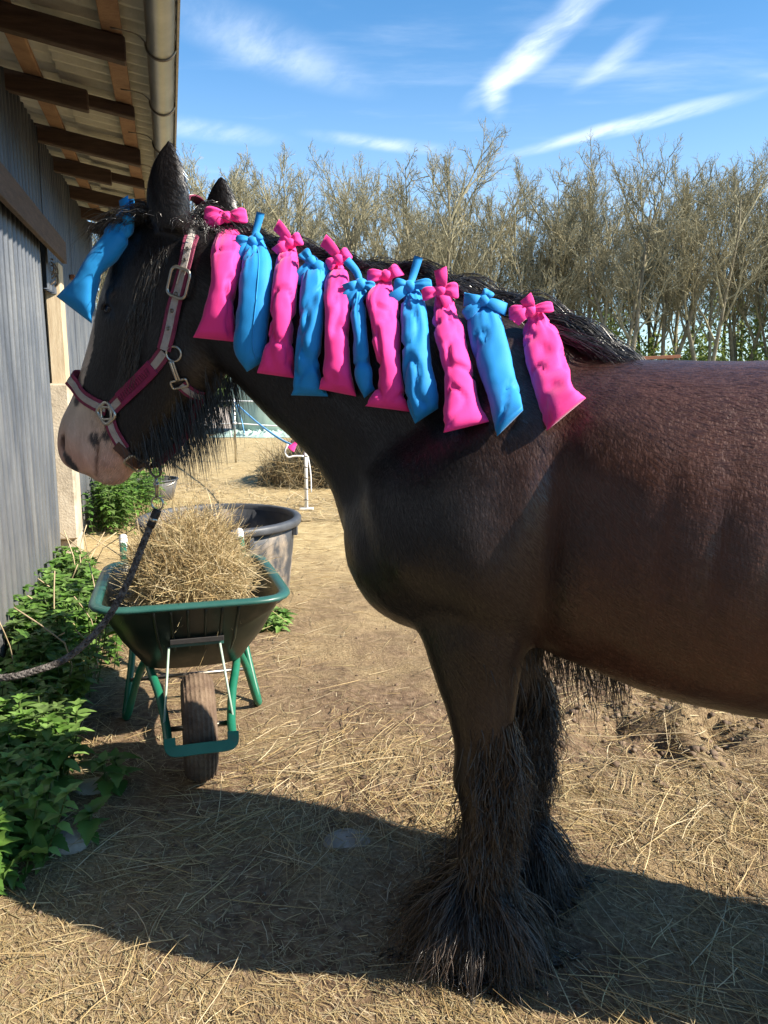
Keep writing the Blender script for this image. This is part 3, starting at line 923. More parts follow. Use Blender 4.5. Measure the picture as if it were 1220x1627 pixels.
disp += bump(.035, .49, .04, .05, .007, 0, .0)
HV = HV + HN * disp[:, None]
# hair-swirl unevenness of the coat
HV = HV + HN * ((fbm(HV * 9, 3) - .5) * .006)[:, None]
HN = vnormals(HV, HF); u, v, w = HV.T; av = np.abs(v)


def inpoly(px, py, poly):
    poly = np.asarray(poly); r = np.zeros(len(px), bool); j = len(poly) - 1
    for i in range(len(poly)):
        xi, yi = poly[i]; xj, yj = poly[j]
        c = ((yi > py) != (yj > py)) & (px < (xj - xi) * (py - yi) / (yj - yi + 1e-12) + xi); r ^= c; j = i
    return r


def coat_color(u, v, w):
    P = np.stack([u, v, w], -1)
    n1 = fbm(P * 3.2, 4); n2 = fbm(P * 14, 3)
    black = np.array([.0105, .0085, .0088]); brown = np.array([.082, .031, .018])
    f = np.clip((.02 - u) / .42, 0, 1) * np.clip((w - .55) / .3, 0, 1)
    f = f * (.55 + .9 * (n1 - .35)) + np.clip((n1 - .5), 0, 1) * .25 * (u < .3)
    f = np.clip(f, 0, 1)[:, None]
    c = black * (1 - f) + brown * f
    c = c * (.8 + .5 * n2)[:, None]
    j1, j2 = (fbm(P * 26, 2) - .5) * .024, (fbm(P * 26 + 7, 2) - .5) * .024
    uu, ww = u + j1, w + j2
    mz = inpoly(uu, ww, [(1.34, 1.52), (1.215, 1.478), (1.165, 1.425), (1.105, 1.382), (1.085, 1.325), (1.055, 1.275), (1.02, 1.225), (1.03, 1.12), (1.4, 1.12)])
    # blaze: a stripe down the front of the face
    fl = np.interp(w, [1.25, 1.42, 1.56, 1.74, 1.83, 1.90], [1.30, 1.25, 1.183, 1.11, 1.055, .985])
    bl = (u > fl - .055) & (np.abs(v + j1 * .6) < np.interp(w, [1.4, 1.6, 1.75, 1.88], [.060, .058, .042, .0])) & (w > 1.36) & (u > .95)
    white = np.array([.62, .50, .40]); pink = np.array([.60, .33, .25])
    g = np.clip((1.40 - w) / .14, 0, 1)[:, None] * (.7 + .5 * (n2 - .3))[:, None]
    lip = white * (1 - np.clip(g, 0, 1)) + pink * np.clip(g, 0, 1)
    lip = lip * (.85 + .3 * fbm(P * 22, 3))[:, None]
    c = np.where((mz | bl)[:, None], lip, c)
    for (cu, cw, r) in ((1.135, 1.309, .019), (1.200, 1.415, .014), (1.232, 1.240, .016), (1.218, 1.222, .017), (1.245, 1.262, .012), (1.098, 1.32, .014)):
        d = np.hypot(u + j1 * .6 - cu, (w + j2 * .6 - cw) * .9); k_ = np.clip((r - d) / .007 + .5, 0, 1)[:, None]; c = c * (1 - k_) + np.array([.05, .04, .042]) * k_
    nos = np.clip((1.25 - ((u - 1.256) / .012) ** 2 - ((w - 1.292) / .026) ** 2) / .7, 0, 1) * (np.abs(v) > .012)
    c = c * (1 - nos[:, None]) + np.array([.09, .05, .045]) * nos[:, None]
    ml = np.clip(1.3 - np.abs(u - (1.123 + (1.304 - w) * .28)) / .004, 0, 1) * (w > 1.20) * (w < 1.305)
    c = c * (1 - .75 * ml[:, None]) + np.array([.10, .05, .04]) * .75 * ml[:, None]
    return c


horse = thing('horse', 'black-brown heavy horse with feathered legs and pink muzzle, tied beside the barn', 'horse', P0)
M['coat'] = material('coat', [(1, 1, 1), (.8, .78, .76)], .46, 60, 5, .28, 160, (1, 1, .35), attr=True, spec=.45, sheen=.0)
HW = hwa(HV)
hb = obj('body', HW, HF, M['coat'], horse, True, coat_color(u, v, w))
BVH = BVHTree.FromPolygons([tuple(p) for p in HW], HF.tolist())


def hit(x, y):
    d = ray(x, y); dn = Vector(nrm(d)); loc, nor, _, dist = BVH.ray_cast(Vector(CAM), dn)
    if loc is None: return None
    return np.array(loc), np.array(nor)


def side_hit(uq, wq, sv=1):
    o_ = hw(uq, sv * 1.0, wq); loc, nor, _, _ = BVH.ray_cast(Vector(o_), Vector(-VD * sv))
    return (None, None) if loc is None else (np.array(loc), np.array(nor))


# short coat: fine hairs lying along the body
def coat_hairs(n):
    rg = np.random.default_rng(31)
    A = HV[HF[:, 0]]; area = np.linalg.norm(np.cross(HV[HF[:, 2]] - A, HV[HF[:, 3]] - HV[HF[:, 1]]), axis=1) / 2
    fc = HV[HF].mean(1); fn = nrm(HN[HF].mean(1))
    wgt = area * np.where(fn[:, 1] > -.35, 1.0, .12) * np.where(fc[:, 2] < .45, .3, 1.0) * np.where(fc[:, 0] < -.95, .15, 1) * np.where((fc[:, 0] > 1.14) & (fc[:, 2] < 1.5), .0, 1.0)
    idx = rg.choice(len(HF), n, p=wgt / wgt.sum())
    a, b = rg.random((2, n, 1)); q = HF[idx]
    R = (HV[q[:, 0]] * (1 - a) + HV[q[:, 1]] * a) * (1 - b) + (HV[q[:, 3]] * (1 - a) + HV[q[:, 2]] * a) * b
    Nn = fn[idx]
    un, wn_ = R[:, 0], R[:, 2]
    flow = np.stack([np.full(n, -1.0), np.zeros(n), np.interp(un, [-.9, -.2, .1, .7, .9, 1.3], [-.45, -.8, -1.6, -.9, -.6, -.9])], -1)
    flow[un > .85] = np.array([.45, 0, -1.0])
    flow = flow + rg.normal(size=(n, 3)) * .16 + (np.stack([vnoise(R * 6), vnoise(R * 6 + 9), vnoise(R * 6 + 17)], -1) - .5) * .9
    D = nrm(flow - Nn * np.sum(flow * Nn, 1, keepdims=True)) + Nn * (.10 + .12 * rg.random((n, 1)))
    L = (.013 + .012 * rg.random(n))
    V, F, per = blades(hwa(R - Nn * .0006), (D[:, :1] * UD + D[:, 1:2] * VD + D[:, 2:3] * ZD), L, np.full(n, .0011), 2, (-Nn[:, :1] * UD - Nn[:, 1:2] * VD - Nn[:, 2:3] * ZD) * .12, nrm(Nn[:, :1] * UD + Nn[:, 1:2] * VD + Nn[:, 2:3] * ZD), 2, rg)
    c = coat_color(R[:, 0], R[:, 1], R[:, 2]) * (.75 + .9 * rg.random((n, 1)) ** 2)
    o = obj('coat_hair', V, F, M['hair'], horse, True, np.repeat(c, per, 0)); o['kind'] = 'stuff'


coat_hairs(170000)


def hair_obj(name, groups, parent=horse):
    mb = MB()
    for (V, F, per), c in groups:
        mb.add(V, F, np.repeat(c, per, 0))
    o = mb.build(name, M['hair'], parent, True)
    return o


def hcol(n, rg, lo=(.008, .0075, .008), hi=(.03, .026, .024)):
    t = rg.random((n, 1)) ** 2; return np.array(lo) * (1 - t) + np.array(hi) * t


# mane along the crest, falling to the far side and heaping up between the bags
rg = np.random.default_rng(12)
crest = np.array([(-.30, 1.525), (-.20, 1.575), (-.08, 1.63), (.06, 1.68), (.25, 1.74), (.45, 1.79), (.62, 1.838), (.76, 1.882), (.83, 1.915)])
groups = []
n = 4200
cp_ = spline(crest, 400)
t = rg.random(n) ** .95
k = (t * 399).astype(int)
lock = (k // 11) * 1.0
lr = np.random.default_rng(2).normal(size=(60, 3))
R = np.stack([cp_[k, 0] + rg.normal(size=n) * .006, rg.normal(size=n) * .018, cp_[k, 1] - .012], -1)
lk = lr[(k // 11) % 60]
side = np.where(rg.random(n) < .87, -1.0, 1.0)
D = np.stack([-.75 + .35 * lk[:, 0], side * .35 + .25 * lk[:, 1], .62 + .22 * lk[:, 2] + .1 * rg.normal(size=n)], -1) + rg.normal(size=(n, 3)) * .1
L = np.where(side < 0, .20 + .12 * rg.random(n), .085 + .05 * rg.random(n)) * np.interp(t, [0, .12, .3, 1], [.45, .9, 1, .8])
Vh, Fh, per = hair(R, D, L, .0013, 8, 1.0, .010, 1.1, (-.45, 0, -1.0), rg=rg)
groups.append(((hwa(Vh), Fh, per), hcol(n, rg)))
# flat mane locks lying over the withers
n = 500
R = np.stack([rg.uniform(-.24, -.10, n), rg.normal(size=n) * .03 + .01, np.zeros(n)], -1)
R[:, 2] = np.interp(R[:, 0], crest[:, 0], crest[:, 1]) - .004
Vh, Fh, per = hair(R, np.stack([-1 + 0 * t[:n], .25 + .2 * rg.normal(size=n), -.25 + .1 * rg.normal(size=n)], -1), .14 + .1 * rg.random(n), .0012, 7, .35, .012, .8, (-1.0, .1, -.75), rg=rg)
groups.append(((hwa(Vh), Fh, per), hcol(n, rg)))
# forelock over the forehead and tufts round the ears
n = 1100
R = np.stack([rg.uniform(.86, .99, n), rg.normal(size=n) * .04, np.zeros(n)], -1); R[:, 2] = np.interp(R[:, 0], [.86, .99], [1.925, 1.885])
Vh, Fh, per = hair(R, np.stack([.5 + .4 * rg.random(n), rg.normal(size=n) * .5 + .15, .55 + .3 * rg.random(n)], -1), .09 + .10 * rg.random(n), .0010, 8, .75, .014, 1.4, (.6, .1, -.8), rg=rg)
groups.append(((hwa(Vh), Fh, per), hcol(n, rg, hi=(.06, .055, .05))))
n = 520
R = np.stack([rg.uniform(.70, .90, n), rg.normal(size=n) * .055, np.full(n, 1.885)], -1)
R[:, 2] = np.interp(R[:, 0], [.70, .76, .90], [1.855, 1.875, 1.905])
Vh, Fh, per = hair(R, np.stack([rg.normal(size=n) * .5, rg.normal(size=n) * .6, .8 + .2 * rg.random(n)], -1), .03 + .05 * rg.random(n), .0009, 6, .8, .010, 1.2, rg=rg)
groups.append(((hwa(Vh), Fh, per), hcol(n, rg, hi=(.07, .06, .055))))
hair_obj('mane', groups)

# long hair under the jaw, cheek whiskers, belly fringe
groups = []
n = 1500
tt = rg.random(n)
ju = np.interp(tt, [0, .3, .6, .85, 1], [.995, .945, .865, .785, .70]); jw = np.interp(tt, [0, .3, .6, .85, 1], [1.265, 1.305, 1.38, 1.435, 1.50])
R = np.stack([ju + rg.normal(size=n) * .012, rg.normal(size=n) * .045, jw + .035 * rg.random(n)], -1)
L = np.interp(tt, [0, .25, .55, .8, 1], [.05, .09, .15, .14, .07]) * (.5 + .85 * rg.random(n) ** 1.5)
Vh, Fh, per = hair(R, np.stack([-.25 + .15 * rg.normal(size=n), rg.normal(size=n) * .12, -1 + 0 * tt], -1), L * 1.12, .0009, 7, .9, .0035, .7, (-.10, 0, -1.0), rg=rg)
groups.append(((hwa(Vh), Fh, per), hcol(n, rg, hi=(.02, .018, .017))))
n = 260                                               # sun-bleached wisps on the cheek below the ear
R = np.stack([rg.uniform(.90, .97, n), np.zeros(n), rg.uniform(1.50, 1.83, n)], -1); keep = []
for i in range(n):
    p_, nn_ = side_hit(R[i, 0] + (1.66 - R[i, 2]) * .38, R[i, 2])
    if p_ is not None:
        R[i] = [(p_ - P0) @ UD, (p_ - P0) @ VD + .001, p_[2]]; keep.append(i)
R = R[keep]; n = len(R)
Vh, Fh, per = hair(R, np.stack([.2 + .3 * rg.normal(size=n), .22 + .1 * rg.random(n), -1 + 0 * R[:, 0]], -1), .04 + .05 * rg.random(n), .0007, 6, .7, .004, .7, (.3, .02, -1.0), rg=rg)
groups.append(((hwa(Vh), Fh, per), hcol(n, rg, (.02, .018, .017), (.11, .095, .08))))
n = 900
R = np.stack([rg.uniform(-.36, -.03, n), rg.normal(size=n) * .12, np.zeros(n)], -1)
R[:, 2] = np.interp(R[:, 0], [-.36, -.1, -.03], [.775, .825, .84])
Vh, Fh, per = hair(R, np.stack([-.3 + .2 * rg.normal(size=n), rg.normal(size=n) * .15, -1 + 0 * R[:, 0]], -1), .05 + .05 * rg.random(n), .0011, 5, .6, .006, .8, rg=rg)
groups.append(((hwa(Vh), Fh, per), hcol(n, rg, hi=(.03, .022, .017))))
hair_obj('jaw_and_belly_hair', groups)

# feather on the legs
def feather(sv, du, hind=False, n=5200):
    rg = np.random.default_rng(60 + int(sv) + 7 * hind)
    secs = HIND if hind else FORE
    W = np.array([s[0] for s in secs])[::-1]; Fr = np.array([s[1] for s in secs])[::-1]; Bk = np.array([s[2] for s in secs])[::-1]; Hh = np.array([s[3] for s in secs])[::-1]
    wz = np.where(rg.random(n) < .66, rg.uniform(.07, .24, n), .20 + .46 * rg.random(n) ** 1.6)
    f, b, h = np.interp(wz, W, Fr), np.interp(wz, W, Bk), np.interp(wz, W, Hh)
    an = rg.random(n) * TAU
    high = wz > .25
    an = np.where(high, math.pi + rg.normal(size=n) * .85, an)      # above the fetlock only at the back and sides
    ca, sa = np.cos(an), np.sin(an)
    R = np.stack([(f + b) / 2 + (f - b) / 2 * ca * .95 + du, sv * .165 + h * sa * .95, wz], -1)
    clump_ = lr[((an * 4).astype(int) * 3 + (wz * 20).astype(int)) % 60]
    D = np.stack([ca * .55, sa * .55, np.full(n, -.95)], -1) + clump_ * .38 + rg.normal(size=(n, 3)) * .10
    D[high] = np.stack([ca * .30, sa * .3, np.full(n, -1.0)], -1)[high] + clump_[high] * .10
    L = np.where(high, .13 + .10 * rg.random(n), np.clip(wz * 1.25, .06, .32) * (.45 + .75 * rg.random(n)))
    out = np.stack([ca * np.where(high, .10, .40) + .06, sa * np.where(high, .10, .38), np.full(n, -1.0)], -1) + clump_ * .16
    V, F, per = hair(R, D, L, .0014, 9, .95, .022, 1.3, out, rg=rg)
    V = V.copy(); V[:, 2] = np.maximum(V[:, 2], .006 + .008 * rg.random(len(V)))
    c = hcol(n, rg, (.011, .008, .0065), (.085, .055, .036))
    return (hwa(V), F, per), c


for sv, du, hd in ((1, -.005, False), (-1, -.055, False), (1, .03, True), (-1, -.05, True)):
    hair_obj('feather', [feather(sv, du, hd, 6500 if not hd else 2500)])
# tail
n = 1500
R = np.stack([np.full(n, -1.60), rg.normal(size=n) * .03, 1.30 + .06 * rg.random(n)], -1)
Vh, Fh, per = hair(R, np.stack([-.8 + .1 * rg.normal(size=n), rg.normal(size=n) * .2, -.2 + 0 * R[:, 0]], -1), .75 + .3 * rg.random(n), .0016, 9, 1.2, .02, 1.2, rg=rg)
hair_obj('tail', [((hwa(Vh), Fh, per), hcol(n, rg))])
# eyes
for sv in (1, -1):
    p_, nn_ = side_hit(1.052, 1.672, sv)
    mb = MB(); a = np.linspace(0, math.pi, 14)
    ring = np.stack([np.sin(a), np.cos(a)], -1)
    b_ = np.arange(18) * TAU / 18
    S = np.stack([ring[:, :1] * np.cos(b_), ring[:, :1] * np.sin(b_), np.repeat(ring[:, 1:], 18, 1)], -1).reshape(-1, 3) * np.array([.021, .016, .017])
    c = p_ - VD * sv * .009
    mb.add(c + S[:, :1] * UD + S[:, 1:2] * VD + S[:, 2:] * ZD, grid_faces(14, 18)); mb.build('eye', M['eye'], horse, True)
    lid = MB(); th = np.linspace(-.2, math.pi + .2, 14)
    tube(lid, np.array([c + UD * .0225 * math.cos(q) + ZD * .016 * math.sin(q) + VD * sv * .009 for q in th]), .0048, 7); lid.build('eyelid', M['coat'], horse, True)
    me = lid  # the lid shares the dark coat
for o_ in [c_ for c_ in horse.children if c_.name.startswith('eyelid')]:
    at = o_.data.attributes.new('Col', 'FLOAT_COLOR', 'POINT'); at.data.foreach_set('color', np.tile([.02, .017, .016, 1.0], len(o_.data.vertices)).astype(np.float32))
# hooves: a shell round each foot
for sv, du, f0, b0 in ((1, -.005, .132, -.048), (-1, -.055, .132, -.048), (1, .03, -1.285, -1.465), (-1, -.05, -1.285, -1.465)):
    mb = MB(); cu = (f0 + b0) / 2 + du; hl = (f0 - b0) / 2; lv = sv * (.165 if f0 > 0 else .17)
    a = np.arange(24) * TAU / 24
    rows = []
    for zz, sc in ((.001, 1.10), (.03, 1.04), (.062, .96), (.066, .80)):
        rows.append(np.stack([cu - (.06 * zz / .06) * .2 + hl * sc * np.cos(a), lv + .082 * sc * np.sin(a), np.full(24, zz)], -1))
    mb.add(hwa(np.array(rows).reshape(-1, 3)), grid_faces(4, 24)); mb.build('hoof', M['hoof'], horse, True)

# ------------------------------------------------------------------ halter
def on_horse(pts, lift=.004):
    P, N = [], []
    for x, y in pts:
        h = hit(x, y)
        if h is None:
            a, b = uw(x, y, .05); P.append(hw(a, .05, b)); N.append(VD)
        else:
            P.append(h[0] + h[1] * lift); N.append(h[1])
    return np.array(P), np.array(N)


def strap(name, px, width, parent, n=24, mat='maroon', stripe=True, lift=.005, far=None, smooth_n=True):
    P, N = on_horse(px, lift)
    if far is not None:
        P = np.vstack([P, far[0]]); N = np.vstack([N, far[1]])
    P = spline(P, n); N = nrm(spline(N, n))
    for _ in range(2):
        N[1:-1] = nrm(N[:-2] + N[1:-1] * 2 + N[2:]); 
    mb = MB(); ribbon(mb, P, N, width, .0045)
    o_ = mb.build(name, M[mat], parent, False)
    if stripe:
        mb = MB(); ribbon(mb, P + N * .0018, N, width * .50, .0045); mb.build('grey_stripe', M['grey_web'], o_, False)
    return o_, P, N


def ring_mesh(c, nrmv, r, wire, n=28, sx=1.0, hint=None):
    nv = nrm(nrmv); h = np.array([0, 0, 1.0]) if hint is None else hint
    a = nrm(np.cross(h, nv)); b = np.cross(nv, a); th = np.linspace(0, TAU, n)
    mb = MB(); tube(mb, c + r * (np.cos(th)[:, None] * a * sx + np.sin(th)[:, None] * b), wire, 8, hint=nv, caps=False); return mb


def frame_mesh(c, N, T, w_, h_, wire):
    """rounded rectangular metal frame in the plane of T and N x T"""
    N = nrm(N); T = nrm(T - N * (T @ N)); S = np.cross(N, T); pts = []
    r = min(w_, h_) * .25
    for sx, sy, a0 in ((1, 1, 0), (-1, 1, 90), (-1, -1, 180), (1, -1, 270)):
        for q in np.radians(np.linspace(a0, a0 + 90, 5)):
            pts.append(c + S * (sx * (w_ / 2 - r) + r * math.cos(q)) + T * (sy * (h_ / 2 - r) + r * math.sin(q)))
    pts.append(pts[0]); pts.append(pts[1])
    mb = MB(); tube(mb, np.array(pts), wire, 7, hint=N, caps=False); return mb


halter = thing('halter', 'maroon webbing halter with grey stripe and metal buckles on the horse head', 'halter', hw(.95, 0, 1.5))
W_ = .040
cheek, Pc, Nc = strap('crown_strap', [(325, 342), (312, 352), (304, 385), (297, 420), (288, 455), (277, 492), (269, 530), (262, 556)], W_, halter, 30, lift=.009)
# the crown strap passes behind the ears to the far side
a0 = Pc[0]; q = a0 - P0; vu, vv, vw = q @ UD, q @ VD, q[2]
arch = [a0] + [hw(vu - .004, vv * math.cos(t), vw + .030 * math.sin(t) + .004) for t in np.linspace(.35, math.pi - .2, 7)] + [hw(vu + .01, -vv - .004, vw - .03)]
Pa = spline(arch, 18); Na = nrm(np.array([VD * math.cos(t) + ZD * math.sin(t) for t in np.linspace(0, math.pi, 18)]))
mb = MB(); ribbon(mb, Pa, Na, W_ * .98, .0045); cs = mb.build('poll_strap', M['maroon'], halter)
mb = MB(); ribbon(mb, Pa + Na * .0018, Na, W_ * .5, .0045); mb.build('grey_stripe', M['grey_web'], cs)
# buckle with prong and punched eyelets
i = 16
mb = frame_mesh(Pc[i] + Nc[i] * .006, Nc[i], Pc[i + 1] - Pc[i - 1], .060, .074, .0048); bk = mb.build('buckle', M['steel'], halter, True)
T_ = nrm(Pc[i + 1] - Pc[i - 1]); mb = MB(); tube(mb, [Pc[i] + Nc[i] * .010 - T_ * .034, Pc[i] + Nc[i] * .011 + T_ * .004], .003, 6); mb.build('prong', M['steel'], bk)
for j in (10, 12, 18, 21, 24):
    mb = ring_mesh(Pc[j] + Nc[j] * .006, Nc[j], .0042, .0016, 12); mb.build('eyelet', M['dark_steel'], cheek)
nose, Pn, Nn = strap('cheek_strap', [(262, 560), (247, 580), (228, 600), (210, 618), (192, 636), (176, 652)], W_ * 1.02, halter, 24)
mb = MB(); ribbon(mb, Pn[5:19] + Nn[5:19] * .004, Nn[5:19], W_ * 1.10, .007); pad = mb.build('padded_sleeve', M['maroon_pad'], halter)
mb = MB()                                             # raised stitched lettering, too worn to read
S_ = nrm(np.cross(Nn, nrm(np.gradient(Pn, axis=0))))
for q in np.linspace(6.4, 17.4, 15):
    k = int(q); c = Pn[k] + (Pn[k + 1] - Pn[k]) * (q - k); nn_ = Nn[k]; s_v = S_[k]; t_v = nrm(Pn[k + 1] - Pn[k])
    c = c + nn_ * .0082
    sl = (.0, .18, -.18)[int(q * 7) % 3]
    tube(mb, [c - s_v * .009 + t_v * sl * .01, c + s_v * .009 - t_v * sl * .01], .0011, 4)
    if int(q * 5) % 2: tube(mb, [c + s_v * .008, c + s_v * .008 + t_v * .006], .0011, 4)
    if int(q * 3) % 2: tube(mb, [c, c + t_v * .006], .0010, 4)
mb.build('stitched_lettering', M['stitch'], pad)
# noseband over the bridge to the far side
P1, N1 = on_horse([(170, 650), (150, 641), (132, 629), (118, 612), (110, 601)], .005)
Pm = P1[::-1][0]; loc = [( (p - P0) @ UD, (p - P0) @ VD, p[2]) for p in P1]
far = [hw(a, -b, c) for a, b, c in loc[::-1][1:]]; farN = [(lambda n_: n_ - 2 * (n_ @ VD) * VD)(n_) for n_ in N1[::-1][1:]]
e = loc[-1]
topc = hw(e[0] + .008, 0, e[2] + .006); topn = nrm(UD * .9 + ZD * .45)
Pz = np.vstack([P1, topc[None], far]); Nz = np.vstack([N1, topn[None], farN])
Ps, Ns = spline(Pz, 34), nrm(spline(Nz, 34))
mb = MB(); ribbon(mb, Ps, Ns, W_, .0045); nb = mb.build('noseband', M['maroon'], halter)
mb = MB(); ribbon(mb, Ps + Ns * .0018, Ns, W_ * .48, .0045); mb.build('grey_stripe', M['grey_web'], nb)
# square junction ring on the cheek
h_ = hit(172, 656); mb = frame_mesh(h_[0] + h_[1] * .009, h_[1], Pn[-1] - Pn[-3], .052, .048, .0055); mb.build('junction_ring', M['steel'], halter, True)
mb = frame_mesh(h_[0] + h_[1] * .010, h_[1], ZD, .034, .034, .004); mb.build('junction_ring', M['steel'], halter, True)
# chin strap: webbing then leather with a small buckle, under the chin to the lead ring
ch1, Pd, Nd = strap('chin_webbing', [(176, 668), (181, 684), (189, 699), (198, 713)], W_ * .95, halter, 12)
ch2, Pe, Ne = strap('chin_leather', [(186, 706), (197, 716), (208, 727), (222, 737), (236, 741)], W_ * .72, halter, 16, 'leather', False, .009)
LR = hw(*(lambda a: (a[0], .015, a[1]))(uw(247, 742, .015)))
mb = MB(); ribbon(mb, spline([Pe[-1], (Pe[-1] + LR) / 2 - ZD * .004, LR + ZD * .012], 8), VD, W_ * .5, .005); mb.build('chin_leather', M['leather'], halter)
mb = frame_mesh(Pe[9] + Ne[9] * .006, Ne[9], Pe[11] - Pe[7], .036, .060, .0035); mb.build('buckle', M['steel'], halter, True)
mb = ring_mesh(LR - ZD * .008, VD + UD * .2, .021, .0035); mb.build('lead_ring', M['dark_steel'], halter, True)
mb = MB()
far_l = hw((LR - P0) @ UD + .02, -.055, LR[2] + .03)
ribbon(mb, spline([LR + ZD * .01, (LR + far_l) / 2 - ZD * .01, far_l, hw(1.15, -.068, 1.30), hw(1.19, -.068, 1.40)], 14), -VD, W_ * .6, .005); mb.build('far_chin_strap', M['leather'], halter)
mb = MB(); ribbon(mb, spline([hw(1.19, -.070, 1.40), hw(1.08, -.086, 1.52), hw(.95, -.112, 1.62), hw(.86, -.112, 1.78), hw(vu + .01, -vv - .004, vw - .03)], 20), -VD, W_, .0045); mb.build('far_cheek_strap', M['maroon'], halter)
# throat ring, snap and throat lash
h_ = hit(277, 562); mb = ring_mesh(h_[0] + h_[1] * .008, h_[1], .0195, .0030); mb.build('cheek_ring', M['steel'], halter, True)
Psn, Nsn = on_horse([(272, 573), (277, 588), (283, 603)], .010)
mb = MB(); tube(mb, spline(Psn, 10), .0045, 8); tube(mb, spline(Psn + UD * -.008, 10), .003, 6); mb.build('snap_hook', M['steel'], halter, True)
h_ = hit(286, 608); mb = frame_mesh(h_[0] + h_[1] * .008, h_[1], Psn[2] - Psn[0], .045, .022, .0036); mb.build('square_ring', M['steel'], halter, True)
tl, Pt, Nt = strap('throat_strap', [(288, 610), (298, 619), (309, 626), (320, 629)], W_ * .85, halter, 10)
b0 = hw(*(lambda a: (a[0], .03, a[1]))(uw(308, 655, .03)))
b1 = hw(*(lambda a: (a[0], .02, a[1]))(uw(296, 690, .02)))
mb = MB(); ribbon(mb, spline([Pt[-1], b0, b1, (b1 + LR) / 2 - ZD * .004, LR + ZD * .008], 16), VD, W_ * .6, .0045); mb.build('jaw_strap', M['maroon'], halter)

# ------------------------------------------------------------------ lead rope
lead = thing('lead_rope', 'dark braided lead rope clipped under the chin and sagging towards the barn', 'rope', LR - ZD * .1)
s0 = LR - ZD * .029
mb = MB(); tube(mb, [s0, s0 - ZD * .012, s0 - ZD * .060], [.004, .0055, .0055], 8); tube(mb, [s0 - ZD * .016, s0 - ZD * .030], [.009, .008], 8)
mb.build('snap_hook', M['steel'], lead, True)
mb = ring_mesh(s0 - ZD * .078, VD, .019, .003); mb.build('swivel_ring', M['steel'], lead, True)
Ls = s0 - ZD * .096
dpt = lambda x, y, Y: atY(x, y, Y)
Y0 = Ls[1]
pts = [Ls, dpt(228, 862, Y0 - .02), dpt(203, 925, Y0 - .05), dpt(165, 990, Y0 - .09), dpt(110, 1043, Y0 - .13), dpt(55, 1066, Y0 - .16), dpt(0, 1077, Y0 - .17)]
endp = pts[-1] * 2 - pts[-2]
pts += [endp + np.array([-.10, .02, .01]), RING - ZD * .03]
Pr = spline(pts, 90)
mb = MB(); tube(mb, Pr[:7], .0125, 10); mb.build('rope_sleeve', M['black_band'], lead, True)
mb = MB(); tube(mb, Pr[3:5], .0135, 10); mb.build('clamp', M['steel'], lead, True)
mb = MB()
Pq = spline(Pr[5:], 420); T, S, N = frames(Pq)
ln = np.cumsum(np.r_[0, np.linalg.norm(np.diff(Pq, axis=0), axis=1)])
for k in range(8):                                     # braided strands
    ph = ln * (95 if k % 2 else -95) + k * TAU / 8
    tube(mb, Pq + .0062 * (np.cos(ph)[:, None] * S + np.sin(ph)[:, None] * N), .0042, 5, caps=True, col=None)
mb.build('braid', M['rope'], lead, True)

# ------------------------------------------------------------------ mane bags
def bow_loop(mb, c, out, up, nrmv, length, wide, fat=.010):
    """a folded ribbon loop leaving the knot in direction out"""
    s = np.linspace(0, 1, 18); a = np.arange(24) * TAU / 24
    wd = wide * np.interp(s, [0, .12, .45, .75, .92, 1], [.40, .62, 1.0, 1.22, 1.15, .85])
    tk = .34 * wide * np.interp(s, [0, .2, .6, .9, 1], [.5, .8, 1.0, .6, .15]) + .002
    rows = []
    for k in range(18):
        gth = 1 + .40 * (1 - .6 * s[k]) * np.cos(a * 5 + length * 90) - .55 * np.exp(-((np.sin(a) - 1) / .2) ** 2) * s[k]      # gathers at the knot, fold in front
        cc = c + out * s[k] * length - ZD * .10 * length * s[k] ** 2 + nrmv * .008 * math.sin(s[k] * 2.5)
        rows.append(cc + np.outer(np.cos(a) * wd[k], up) + np.outer(np.sin(a) * tk[k] * gth, nrmv))
    V = np.array(rows); nc_ = 24
    V2 = np.vstack([V.reshape(-1, 3), V[-1].mean(0)[None] - out * .006]); b0 = mb.n
    mb.add(V2, grid_faces(18, nc_)); q = np.arange(nc_)
    mb.t.append(np.stack([np.full(nc_, 18 * nc_), 17 * nc_ + q, 17 * nc_ + (q + 1) % nc_], -1) + b0)


